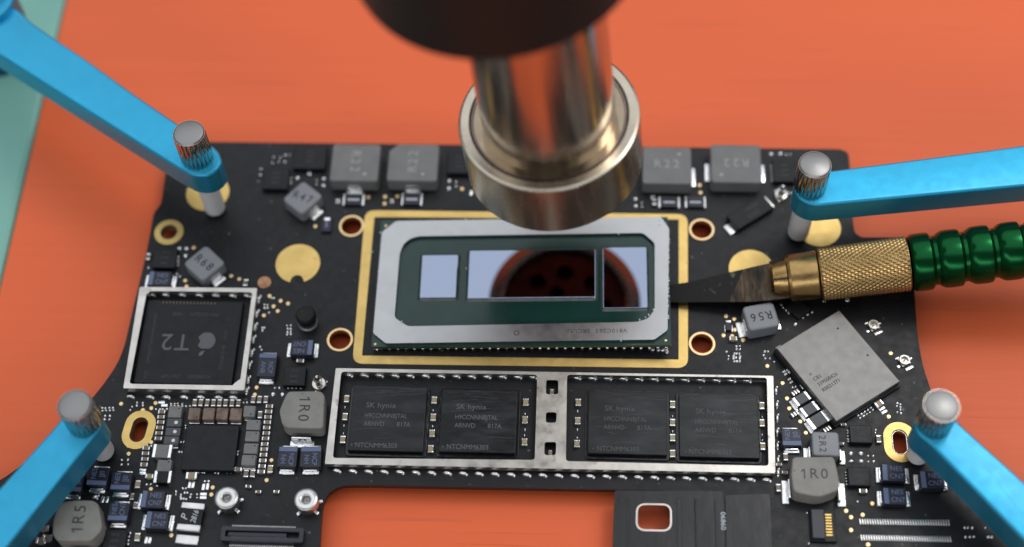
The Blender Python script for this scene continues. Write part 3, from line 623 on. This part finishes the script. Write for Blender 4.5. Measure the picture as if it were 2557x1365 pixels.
tiny = [(-3.642, -1.912), (-3.581, -1.911), (-3.438, -1.909), (-3.377, -1.908), (-3.317, -1.906), (-3.249, -1.904), (-3.573, -0.844), (-3.515, -0.842), (-3.566, -0.899), (-3.509, -0.898), (-3.56, -0.955), (-3.503, -0.954), (-3.556, -0.997), (-3.498, -0.995), (-3.962, 2.32), (-3.881, 2.321), (-4.147, 2.165), (-4.045, 2.178), (-3.95, 2.18), (-4.331, 2.043), (-4.324, 1.926), (-3.81, 1.86), (-3.809, 1.782), (-3.39, 1.84), (-3.379, 1.762), (-4.155, 2.279), (-4.036, 2.267), (-3.024, 1.464), (-2.985, 1.465), (-3.019, 1.418), (-2.98, 1.419), (-2.148, 1.483), (-2.109, 1.483), (-2.144, 1.437), (-2.106, 1.437), (-1.113, 1.848), (-1.108, 1.771), (1.892, 1.515), (1.891, 1.436), (2.048, 1.648), (2.087, 1.648), (2.048, 1.609), (4.236, 2.497), (4.307, 2.498), (3.318, -1.036), (3.373, -1.035), (3.316, -1.084), (3.374, -1.083), (3.163, -1.135), (3.192, -1.206), (3.191, -1.255), (3.28, -1.166), (3.317, -1.165), (3.356, -1.164), (3.264, -1.208), (3.306, -1.224), (3.372, -1.209), (3.267, -1.246), (3.366, -1.243), (3.275, -1.295), (3.315, -1.294), (3.357, -1.296), (3.741, -1.115), (3.795, -1.114), (3.728, -1.183), (3.744, -1.235), (3.815, -1.233), (3.878, -1.288), (4.024, -0.296), (4.058, -0.346), (4.097, -0.397), (4.137, -0.443), (4.352, -0.528), (4.425, -0.468), (4.493, -0.424), (4.006, -1.456), (4.027, -1.438), (4.029, -1.502), (4.052, -1.484), (4.076, -1.581), (4.102, -1.565), (4.107, -1.629), (4.131, -1.608), (4.133, -1.711), (4.177, -1.693), (5.099, -2.181), (5.152, -2.149), (5.198, -2.12), (5.248, -2.09), (5.296, -2.049), (5.071, -2.145), (5.124, -2.116), (5.172, -2.083), (5.22, -2.051), (5.271, -2.011), (5.71, -1.946), (5.708, -1.996), (5.706, -2.041), (5.706, -2.091), (5.657, -1.981), (5.651, -2.079), (5.661, -1.929), (5.303, -2.423), (5.312, -2.373), (5.167, -2.785), (5.243, -2.783), (5.166, -2.877), (5.245, -2.875), (4.915, -2.403), (4.91, -2.48), (4.906, -2.544), (-5.783, -3.145), (-5.687, -3.142), (-5.776, -3.221), (-5.675, -3.215), (-5.474, -4.28), (-5.483, -4.335), (-5.483, -4.388), (-5.477, -4.442), (-4.505, -3.448), (-4.446, -3.447), (-4.814, -3.57), (-4.761, -3.567), (-4.901, -3.619), (-4.899, -3.667), (-4.774, -3.637), (-4.736, -3.636), (-4.826, -3.665), (-4.824, -3.709), (-4.679, -3.661), (-4.678, -3.705), (-4.775, -3.733), (-4.737, -3.734), (-4.589, -3.659), (-4.582, -3.714), (-4.816, -3.729), (-4.778, -3.318), (-4.728, -3.317), (-4.671, -3.324), (-4.622, -3.322), (-4.561, -3.306), (-4.525, -3.309), (-4.366, -3.309), (-4.32, -3.314), (-4.193, -3.308), (-4.14, -3.306), (-4.915, -2.569), (-4.91, -2.608), (-4.944, -2.833), (-4.896, -2.832), (-4.95, -2.998), (-4.902, -2.997), (-5.398, -2.319), (-5.34, -2.317), (-5.293, -2.309), (-5.232, -2.308), (-5.497, -2.909), (-5.437, -2.908), (-5.376, -2.913), (-5.328, -2.911), (-4.948, -2.254), (-4.894, -2.253), (-5.184, -2.22), (-5.13, -2.219), (-5.078, -2.218), (-5.015, -2.216), (-5.179, -2.26), (-5.124, -2.259), (-5.072, -2.257), (-5.009, -2.256), (-4.081, -2.968), (-4.076, -3.013), (-4.102, -3.135), (-4.096, -3.179), (-5.703, -2.214), (-5.612, -2.211), (-5.696, -2.26), (-5.611, -2.258), (-5.765, -2.288), (-5.787, -2.341), (-6.217, -2.313), (-6.163, -2.312), (-6.108, -2.311), (-6.054, -2.309), (-6.204, -2.359), (-6.149, -2.358), (-6.094, -2.357), (-6.04, -2.355), (-6.153, -2.444), (-6.08, -2.442), (-6.149, -2.503), (-6.076, -2.501), (-6.031, -3.723), (-6.04, -3.773), (-5.294, -3.521), (-5.353, -3.523), (-5.196, -3.544), (-4.091, -2.172), (-4.036, -2.171), (-5.448, 0.342), (-5.44, 0.291), (-5.433, 0.24), (-5.426, 0.188), (-3.868, -0.369), (-3.837, -0.369), (-3.973, -0.493), (-3.923, -0.492), (-3.967, -0.543), (-3.917, -0.542), (-3.882, -0.626), (-3.957, -0.895), (-3.926, -0.894), (-3.951, -0.944), (-3.949, -1.228), (-3.924, -1.276), (-5.891, 0.134), (-5.422, 0.035), (-5.364, -0.015), (6.448, -3.86), (6.499, -3.858), (6.555, -3.857), (6.45, -3.998), (6.507, -3.996), (6.568, -3.994), (6.741, -3.858), (6.77, -3.995), (6.815, -3.993), (4.234, 1.747), (4.285, 1.748), (4.971, -3.506)]
b = MB()
for x, y in tiny: b.dome(x + random.uniform(-.004, .004), y + random.uniform(-.004, .004), -.002, random.uniform(.019, .027), random.uniform(.019, .026), .018, random.uniform(0, 3), 7)
tag(b.obj('solder_dots', 'solder', board), 'tiny bright solder dots left where small parts were removed', kind='stuff')
# white specks of solder between the memory chips
b = MB()
for x, y in [(-2.552, -2.212), (-2.54, -2.514), (-2.536, -2.644), (-1.226, -2.231), (-1.217, -2.492), (0.148, -2.254), (0.155, -2.508), (0.152, -2.605), (0.928, -2.188), (0.93, -2.488), (0.929, -2.621), (2.335, -2.237), (2.332, -2.483), (3.656, -2.216), (3.646, -2.5), (3.645, -2.59)]: b.dome(x, y, 0, .018, .032, .03, n=7)
tag(b.obj('solder_dots', 'solder', board), kind='stuff')
BALL = MB().lathe([(0, -.01), (.026, 0), (.034, .018), (.034, .03), (.024, .048), (0, .055)], 10).mesh('solder_ball', 'solder', 60)
for x, y in [(a + (b - a) * i / 34, c + (d - c) * i / 34) for (a, c), (b, d) in [[(-2.086, -1.207), (2.255, -1.094)]] for i in range(35)] + [(2.098, -1.049), (2.171, -1.048), (2.244, -1.046), (2.134, -1.144), (2.2, -1.143), (2.261, -1.134), (-2.191, -1.209), (-2.146, -1.236), (2.049, -1.14), (2.266, -1.182)]:
    link('solder_ball', BALL, board, (x, y + random.uniform(-.008, .008), 0))
b = MB()
for k in range(260):
    x, y = random.uniform(-5.6, 5.6), random.uniform(-4.2, 2.4)
    ins = False
    for (xa, ya), (xb, yb) in zip(outline, outline[1:] + outline[:1]):
        if (ya > y) != (yb > y) and x < xa + (xb - xa) * (y - ya) / (yb - ya): ins = not ins
    if not ins or min((Vector((x, y)) - Vector(h_[0])).length for h_ in HOLES) < .5: continue
    b.dome(x, y, -.002, .011, .011, .005, n=6)
tag(b.obj('via_dots', 'via', board), 'faint plated via dots scattered over the board', kind='stuff')
# connector pad rows, lower right
b = MB()
for (x0, y0), (x1, y1) in ([(4.984, -3.811), (6.235, -3.794)], [(4.984, -4.051), (6.233, -4.04)]):
    n = 36
    for i in range(n): b.box(x0 + (x1 - x0) * i / (n - 1), y0 + (y1 - y0) * i / (n - 1), -.002, .020, .085, .008, b=.003, rot=.1)
tag(b.obj('pad_row', 'tin', board), 'two long rows of fine silver pads at the lower right', kind='stuff')

# ---- pins, standoffs, antenna sockets, connectors
def lathe_part(name, prof, m, px, lab=None, n=24, parent=board):
    o = MB().lathe(prof, n).obj(name, m, parent, loc=(px[0], px[1], 0))
    if lab: tag(o, lab)
    return o
for px, lab in (((-2.979, -1.844, 0), 'tiny silver spring pin beside the memory shield'), ((4.117, 1.706, 0), 'tiny silver spring pin near the upper right arm')):
    o = lathe_part('spring_pin', [(.115, 0), (.118, .02), (.10, .045), (.055, .05), (.05, .13), (.062, .15), (.066, .19), (.04, .205), (.034, .25), (.02, .275), (0, .28)], 'chrome', px, lab)
    for k in range(3): MB().dome(.12 * cos(2 * k + .4), .12 * sin(2 * k + .4), 0, .025, .025, .02).obj('solder_dot', 'solder', o)
o = lathe_part('bumper_post', [(.155, 0), (.16, .03), (.135, .05), (.135, .14)], 'lid', (-3.258, -0.794, 0), 'short black topped post left of the processor')
MB().lathe([(.135, .13), (.150, .15), (.152, .26), (.13, .30), (.07, .315), (0, .318)], 28).obj('rubber_cap', 'rubber', o)
for px, lab in (((-4.094, -3.794, 0), 'silver threaded standoff, left of two above the board connector'), ((-2.942, -3.787, 0), 'silver threaded standoff at the corner of the board cutout')):
    o = lathe_part('standoff', [(.15, 0), (.15, .10), (.175, .11), (.175, .235), (.165, .25), (.07, .25), (.058, .235), (.058, .06), (0, .06)], 'tin', px, lab, 32)
    for a in (-.7, -2.3, .3): MB().box(.175 * cos(a), .175 * sin(a), 0, .09, .05, .05, rot=a, b=.014).obj('solder_foot', 'solder', o)
for px, lab in (((5.404, -0.649, 0), 'tiny gold ringed antenna socket, upper of two at the right edge'), ((5.82, -1.24, 0), 'tiny gold ringed antenna socket, lower of two at the right edge')):
    o = tag(MB().box(0, 0, .0, .15, .15, .03, rot=.5, b=.006).obj('antenna_socket', 'tin', board, loc=(px[0], px[1], 0)), lab)
    MB().lathe([(.060, .03), (.060, .075), (.078, .075), (.082, .03)], 24, close=True).obj('outer_ring', 'shield', o)
    MB().lathe([(.014, .03), (.012, .08), (0, .085)], 10).obj('centre_pin', 'gold_dot', o)
    for x, y, wx, wy, r in ((.07, -.11, .14, .05, .5), (-.09, -.09, .05, .05, .5), (-.10, .05, .07, .03, .5), (.10, .05, .06, .03, .5)): MB().box(x, y, 0, wx, wy, .022, rot=r, b=.008).obj('terminal', 'solder', o)
# board-to-board connector
cx, cy, wx, wy = (-3.54, -4.282, 1.185, 0.218)
b = MB().plate(rrect(wx, wy, .03), [rrect(wx - .12, wy - .12, .01)], .0, .11)
o = tag(b.obj('board_connector', 'connector', board, loc=(cx, cy, 0)), 'dark blue slotted board connector at the bottom edge')
MB().box(-.08, 0, .0, wx - .34, .07, .085, b=.01).obj('tongue', 'connector', o)
b = MB()
for s in (-1, 1):
    for i in range(34): b.box(-wx / 2 + .13 + i * (wx - .28) / 33, s * (wy / 2 + .03), 0, .014, .05, .02, b=.003)
for i in range(30): b.box(-wx / 2 + .16 + i * (wx - .40) / 29, -.045, .0, .016, .02, .08, b=.002)
tag(b.obj('contact_row', 'tin', o), kind='stuff')
# flex socket
cx, cy, wx, wy = (4.445, -3.905, 0.362, 0.483)
o = tag(MB().box(0, 0, .0, wx, wy, .05, b=.01).obj('flex_socket', 'chip', board, loc=(cx, cy, 0)), 'small flex cable socket with a row of gold contacts at the lower right')
MB().box(-wx * .20, .01, .05, wx * .52, wy * .92, .05, b=.012).obj('latch', 'connector', o)
for i in range(8): MB().box(wx * .22, wy * .33 - i * wy * .09, .05, wx * .26, .028, .018, b=.004).obj('contact', 'gold', o)
for y in (.2, -.26): MB().dome(-wx / 2 - .03, y, 0, .025, .02, .03).obj('solder_foot', 'solder', o)
# flex tab with a square hole, over the cutout
fo = [(1.484, -3.454), (3.039, -3.424), (3.045, -4.59), (1.446, -4.636)]; fh = [(1.813, -3.667), (2.283, -3.66), (2.278, -4.042), (1.806, -4.043)]
o = tag(MB().plate(smooth_poly(fo, .04), [smooth_poly(fh, .12, 6)], .035, .06).obj('flex_tab', 'flex', board), 'black flexible tab with a square metal rimmed hole at the bottom edge')
fi2 = smooth_poly(fh, .12, 6)
MB().plate(inset(ccw(fi2), -.022), [inset(ccw(fi2), .004)], .03, .068).obj('hole_rim', 'shield', o)
for (x, y), wx_, h_ in (((2.411, -3.894, 0.06)[:2], .07, .012), ((2.645, -3.887, 0.06)[:2], .025, .03), ((2.93, -3.879, 0.06)[:2], .03, .02), ((1.67, -3.914, 0.06)[:2], .05, .006)):
    MB().box(x, y - .42, .058, wx_, 1.5, h_, b=.005).obj('fold_ridge', 'flex', o)
x, y = (3.037, -3.88, 0.07)[:2]
text('09890', .10, (x, y, .063), q, 'mark_white', o, sx=1.1)
fo = [(3.082, -3.468), (3.715, -3.426), (3.711, -4.557), (3.066, -4.575)]
tag(MB().plate(smooth_poly(fo, .04), [], -.002, .018).obj('tape_patch', 'flex', board), 'black tape patch beside the flexible tab')
# three small tall chips edges by the knife
for px in ((4.13, -0.38, 0), ):
    MB().box(.12, .0, 0, .26, .28, .06, rot=.78, b=.01).obj('integrated_circuit', 'chip', board, loc=(px[0] + .02, px[1], 0))

# ---------------------------------------------------------------- processor being lifted
pr = bpy.data.objects.new('processor', None); COL.objects.link(pr); pr.matrix_world = Matrix(((0.99927, -0.01341, -0.03571, -2.20613), (0.01340, 0.99991, -0.00058, -1.24109), (0.03572, 0.00011, 0.99936, 0.20000), (0.00000, 0.00000, 0.00000, 1.00000)))
tag(pr, 'large processor package with a silver frame and three mirror dies, pried up from the board', 'processor')
sub = [(-0.008, 2.217), (4.547, 2.204), (4.49, -0.054), (-0.009, -0.048)]
MB().plate(rrect(*(4.54, 2.264)), [], -.105, -.062).obj('substrate', 'substrate_green', pr, loc=((2.251, 1.116)[0], (2.251, 1.116)[1], 0))
MB().plate(rrect((4.54, 2.264)[0] - .01, (4.54, 2.264)[1] - .01), [], -.135, -.1055).obj('substrate_edge', 'substrate_edge', pr, loc=((2.251, 1.116)[0], (2.251, 1.116)[1], 0))
so = [(0.231, 2.195), (4.41, 2.214), (4.536, 1.998), (4.467, 0.207), (4.266, 0.046), (0.207, 0.015), (0.003, 0.192), (0.018, 1.993)]
si = [(0.324, 1.599), (0.372, 1.76), (0.461, 1.859), (0.598, 1.909), (4.129, 1.923), (4.306, 1.734), (4.282, 0.562), (4.177, 0.404), (4.007, 0.348), (0.526, 0.303), (0.314, 0.457)]
st = MB().plate(smooth_poly(so, .03, 2), [smooth_poly(si, .05, 3)], -.061, 0).obj('stiffener_frame', 'stiffener', pr)
def cmid(p): return (sum(a for a, b in p) / len(p), sum(b for a, b in p) / len(p))
mk = cmid([(2.961, 0.202), (3.902, 0.208)])
text('V810C265', .095, (mk[0] + .19, mk[1], .0005), pi, 'mark_mid', st, sx=1.06, gap=1.12); text('SRCUU', .095, (mk[0] - .30, mk[1], .0005), pi, 'mark_mid', st, sx=1.06, gap=1.12)
mk = cmid([(2.192, 0.174), (2.192, 0.174)])
MB().plate(circle(.042, 20), [circle(.030, 20)], 0, .002).obj('marking', 'mark_mid', st, loc=(mk[0], mk[1], 0))
for d in ([(0.673, 1.571), (1.255, 1.577), (1.24, 0.808), (0.676, 0.802)], [(1.421, 1.644), (3.397, 1.652), (3.379, 0.787), (1.408, 0.786)], [(3.511, 1.677), (4.187, 1.682), (4.165, 0.601), (3.485, 0.595)]):
    c0 = cmid(d); wx = (abs(d[1][0] - d[0][0]) + abs(d[2][0] - d[3][0])) / 2; wy = (abs(d[0][1] - d[3][1]) + abs(d[1][1] - d[2][1])) / 2
    g = MB().prism(rrect(wx, wy, .02, 2), -.062, -.012, .011).obj('silicon_die', 'silicon', pr, loc=(c0[0], c0[1], 0))
    pu = rrect(wx, wy, .02); u = MB()
    po = inset(pu, -.034); n = len(pu)
    u.add([(x, y, -.03) for x, y in inset(pu, -.001)] + [(x, y, -.0605) for x, y in po], [(i, (i + 1) % n, n + (i + 1) % n, n + i) for i in range(n)][::-1]); u.f = [f[::-1] for f in u.f]
    u.obj('underfill', 'underfill', g)
for x, y in [(0.061, 2.149), (0.037, 0.034), (4.435, 0.065)]: MB().dome(x, y, -.062, .022, .022, .004, n=12).obj('corner_mark', 'gold_dot', pr)

fl = MB()
def flake(x, y, z, k):
    n = random.randint(4, 6); a0 = random.uniform(0, 6); p = [(x + k * random.uniform(.4, 1) * cos(a0 + 2 * pi * i / n), y + 1.4 * k * random.uniform(.4, 1) * sin(a0 + 2 * pi * i / n)) for i in range(n)]
    fl.prism(p, z, z + random.uniform(.006, .018))
for x, y in [(1.339, 2.213), (0.429, 0.382), (3.768, 0.026), (4.264, 0.548), (1.387, 1.312), (3.373, 0.773), (3.749, 1.906), (4.19, 0.466), (4.141, 0.425), (4.049, 0.385), (-0.108, 1.634), (-0.005, 1.986), (4.343, 2.03), (4.394, 2.074), (4.384, 2.162)]: flake(x, y, -.004, .016)
for (x, y) in [(a + (c - a) * t, b + (d - b) * t) for (a, b), (c, d) in [[(4.528, 1.962), (4.471, 0.265)]] for t in [random.random() for _ in range(34)]]: flake(x + random.uniform(-.006, .012), y, -.012, random.uniform(.006, .017))
for (x, y) in [(a + (c - a) * t, b + (d - b) * t) for (a, b), (c, d) in [[(0.014, 0.233), (0.017, 1.948)]] for t in [random.random() for _ in range(14)]]: flake(x + random.uniform(-.01, .006), y, -.014, random.uniform(.005, .012))
tag(fl.obj('solder_flakes', 'flake', pr, ang=5), 'pale flakes and residue along the frame edges', kind='stuff')

# ---------------------------------------------------------------- blue clamp arms
def clamp(lab, base, top_poly, z0, z1, zk, rk, extra=None):
    bx_, by_ = base[:2]
    r = bpy.data.objects.new('clamp_arm', None); COL.objects.link(r); r.location = (bx_, by_, 0)
    tag(r, lab, 'clamp arm', 'blue clamp arms holding the board')
    MB().prism([(x - bx_, y - by_) for x, y in smooth_poly(top_poly, .16, 16)], z0, z1, .05, .02, bs=7).obj('arm', 'blue_anodised', r, ang=9)
    nf = 22
    b = MB().lathe([(rk - .05, z1 - .01), (rk - .03, z1), (rk, z1 + .03), (rk, zk - .05), (rk - .012, zk - .03)], nf * 6, rad=lambda q_, z, a: q_ * (1 - (.075 * abs(sin(nf * a / 2)) ** 3 if z < zk - .04 else 0)))
    k = b.obj('knob', 'chrome', r, ang=60)
    MB().lathe([(rk - .013, zk - .032), (rk - .03, zk - .012), (rk - .05, zk - .004), (0, zk)], 64).obj('knob_top', 'turned', k)
    p = MB().lathe([(0, .0)] + [(.165 * sin(t), .13 * (1 - cos(t))) for t in [pi / 2 * i / 8 for i in range(1, 9)]] + [(.165, z0 + .02)], 32)
    p.lathe([(.10, MAT_Z + .002), (.10, -.102)], 20)
    p.obj('stud', 'nylon', r)
    if extra: extra(r, bx_, by_)
def tl_joint(r, bx_, by_):
    jx, jy = (-8.895, 4.177, 1.6)[:2]
    MB().lathe([(.50, .98), (.54, 1.02), (.54, 1.62), (.52, 1.65), (0, 1.65)], 48).obj('joint_boss', 'blue_anodised', r, loc=(jx - bx_, jy - by_, 0))
    MB().lathe([(.22, 1.65), (.22, 1.85), (.20, 1.88), (0, 1.88)], 32).obj('joint_screw', 'deep_blue', r, loc=(jx - bx_ + .1, jy - by_ + .16, 0))
    MB().lathe([(.42, MAT_Z + .03), (.42, .98)], 32).obj('joint_post', 'deep_blue', r, loc=(jx - bx_ - .30, jy - by_ + .3, 0))
clamp('blue clamp arm reaching in from the upper left corner over the mint strip', (-4.955, 1.216, 0),
      [(-9.087, 4.537), (-8.249, 4.012), (-8.043, 3.8), (-7.625, 3.496), (-6.956, 3.024), (-6.149, 2.409), (-5.299, 1.797), (-4.647, 1.36), (-4.547, 1.119), (-4.623, 0.949), (-4.783, 0.858), (-4.994, 0.876), (-5.248, 1.024), (-6.64, 1.938), (-8.392, 3.095), (-9.072, 3.537)], 1.05, 1.55, 2.20, .25, tl_joint)
clamp('blue clamp arm reaching in from the right edge above the knife', (4.34, 0.952, 0),
      [(8.498, 1.939), (7.618, 1.774), (4.956, 1.304), (4.282, 1.188), (4.139, 1.092), (4.096, 0.947), (4.14, 0.755), (4.289, 0.652), (4.435, 0.619), (7.527, 1.032), (8.386, 1.143)], .95, 1.42, 2.03, .25)
clamp('blue clamp arm reaching in from the lower left corner', (-6.048, -3.059, 0),
      [(-7.742, -5.099), (-7.069, -4.066), (-6.448, -3.094), (-6.336, -2.822), (-6.147, -2.748), (-5.944, -2.819), (-5.812, -2.978), (-5.799, -3.127), (-6.792, -4.935), (-7.103, -5.508)], .60, 1.12, 1.72, .252)
clamp('pale blue clamp arm reaching in from the lower right corner', (5.866, -2.798, 0),
      [(7.769, -4.454), (7.011, -3.63), (6.215, -2.77), (6.07, -2.51), (5.895, -2.477), (5.718, -2.593), (5.595, -2.798), (5.625, -2.956), (5.772, -3.091), (6.908, -4.473), (7.553, -5.243)], .65, 1.2, 1.80, .255)

# ---------------------------------------------------------------- hot air nozzle
A = Vector((-.083, .031, 1)).normalized()
ro = bpy.data.objects.new('hot_air_nozzle', None); COL.objects.link(ro)
ro.location = (.44, .73, 3.423); ro.rotation_euler = Vector((0, 0, 1)).rotation_difference(A).to_euler()
tag(ro, 'round steel hot air nozzle on a black handle, hovering over the processor', 'hot air tool')
MB().lathe([(1.06, -.13), (1.088, -.12), (1.10, -.02), (1.125, 0), (1.235, 0), (1.265, -.012), (1.277, -.03), (1.277, -.04), (1.277, -.970), (1.277, -.980), (1.268, -.992), (1.105, -1.03), (1.09, -1.03), (1.03, -1.00), (1.02, -.98), (1.02, -.52), (1.06, -.50)], 128, close=True).obj('collar', 'nozzle_steel', ro, ang=14)
MB().lathe([(1.056, -.04), (1.066, -.012), (1.096, -.012), (1.096, -.13), (1.056, -.13)], 720, close=True, rad=lambda r, z, a: r - (.010 * (sin(180 * a) > 0) if z > -.03 else 0)).obj('knurled_ring', 'burnt_steel', ro, ang=10)
MB().lathe([(.93, -.025), (1.057, -.02), (1.057, -.20), (.93, -.20)], 128, close=True).obj('flange', 'bronze_floor', ro)
MB().lathe([(.94, -.15), (.94, 3.3)], 128).obj('tube', 'tube_steel', ro)
MB().plate(circle(1.018, 64), [circle(.15, 20, .66 * cos(k * pi / 4), .62 * sin(k * pi / 4)) for k in range(8)] + [circle(.13, 20, .26 * cos(k * pi * 2 / 3), .27 * sin(k * pi * 2 / 3)) for k in range(3)], -.86, -.80).obj('perforated_plate', 'heater', ro)
MB().lathe([(1.018, -.70), (0, -.70)], 48).obj('inner_baffle', 'heater_dark', ro)
hx, hy, hr, hs = (-.36, .25, 1.85, 3.1)
MB().lathe([(0, 0), (hr - .16, 0), (hr - .03, .05), (hr, .16), (hr + .06, 2.2), (hr + .06, 6.5), (0, 6.5)], 96).obj('handle', 'black_plastic', ro, loc=(hx, hy, hs))

# ---------------------------------------------------------------- knife
kn = bpy.data.objects.new('scraper_knife', None); COL.objects.link(kn); kn.matrix_world = Matrix(((0.98382, -0.07217, -0.16401, 3.82770), (0.07119, 0.99739, -0.01187, -0.07587), (0.16443, 0.00000, 0.98639, 0.35000), (0.00000, 0.00000, 0.00000, 1.00000)))
tag(kn, 'scraper knife with green ribbed handle and brass collet, blade tip under the processor', 'knife')
RX = Matrix.Rotation(pi / 2, 4, 'Y')
bl = [(-1.733, 0.104), (-1.5, 0.135), (-1.258, 0.137), (-0.383, 0.247), (-0.659, -0.29), (-1.527, -0.173), (-1.753, -0.141)]
MB().plate(bl, [], -.016, .016).obj('blade', 'blade', kn)
MB().plate([(-0.38, 0.246), (-0.283, 0.261), (0.45, 0.347), (0.364, -0.346), (0.003, -0.344), (-0.335, -0.332), (-0.657, -0.29)], [], -.0155, .0155).obj('blade_tang', 'blade_tang', kn)
x_, y_ = [(-0.309, -0.041)][0]
MB().box(x_, y_, .0162, .008, .50, .002, b=0).obj('score_line', 'mark_dark', kn)
t = (0, 0.257, 0.722, 2.099)
b = MB().lathe([(.20, t[0]), (.255, t[0] + .05), (.275, t[0] + .14), (.29, t[1] - .02), (.29, t[1] + .05)], 40, mx=RX).obj('collet', 'brass', kn)
for a_ in (.5, 1.57 + .5, pi + .5, 4.71 + .5): MB().add([(x, y, z) for x in (t[0] + .02, t[1]) for y in (-.012, .012) for z in (.255, .294)], [(0, 1, 3, 2), (4, 6, 7, 5), (0, 4, 5, 1), (2, 3, 7, 6), (1, 5, 7, 3), (0, 2, 6, 4)], mx=Matrix.Rotation(a_, 4, 'X')).obj('collet_slot', 'mark_dark', b)
MB().lathe([(.30, t[1]), (.345, t[1] + .02), (.362, t[1] + .06), (.368, t[2] - .015), (.36, t[2])], 64, mx=RX).obj('collar', 'brass', kn)
n1, n2 = 320, 170; L0, L1 = t[2] + .01, t[3] - .01
def kr(r, z, a):
    if z < L0 + .03 or z > L1 - .03: return r - .02
    tri = lambda x: abs((x % 1) * 2 - 1)
    u = 40 * a / (2 * pi); v = (z - L0) / .105
    return r - .014 + .021 * min(tri(u + v), tri(u - v))
MB().lathe([(.36, L0)] + [(.40 + .012 * k / n2, L0 + .02 + (L1 - L0 - .04) * k / n2) for k in range(n2 + 1)] + [(.37, L1)], n1, mx=RX, rad=kr).obj('knurled_sleeve', 'brass_knurled', kn, ang=60)
prof = [(.37, t[3]), (.40, t[3] + .005), (.422, t[3] + .03)]
for k in range(7):
    z0 = t[3] + k * .435
    prof += [(.430, z0 + .045), (.437, z0 + .09), (.439, z0 + .17), (.437, z0 + .25), (.430, z0 + .295), (.392, z0 + .325), (.374, z0 + .345), (.374, z0 + .395), (.392, z0 + .415)]
MB().lathe(prof, 72, mx=RX).obj('handle', 'green_anodised', kn, ang=24)
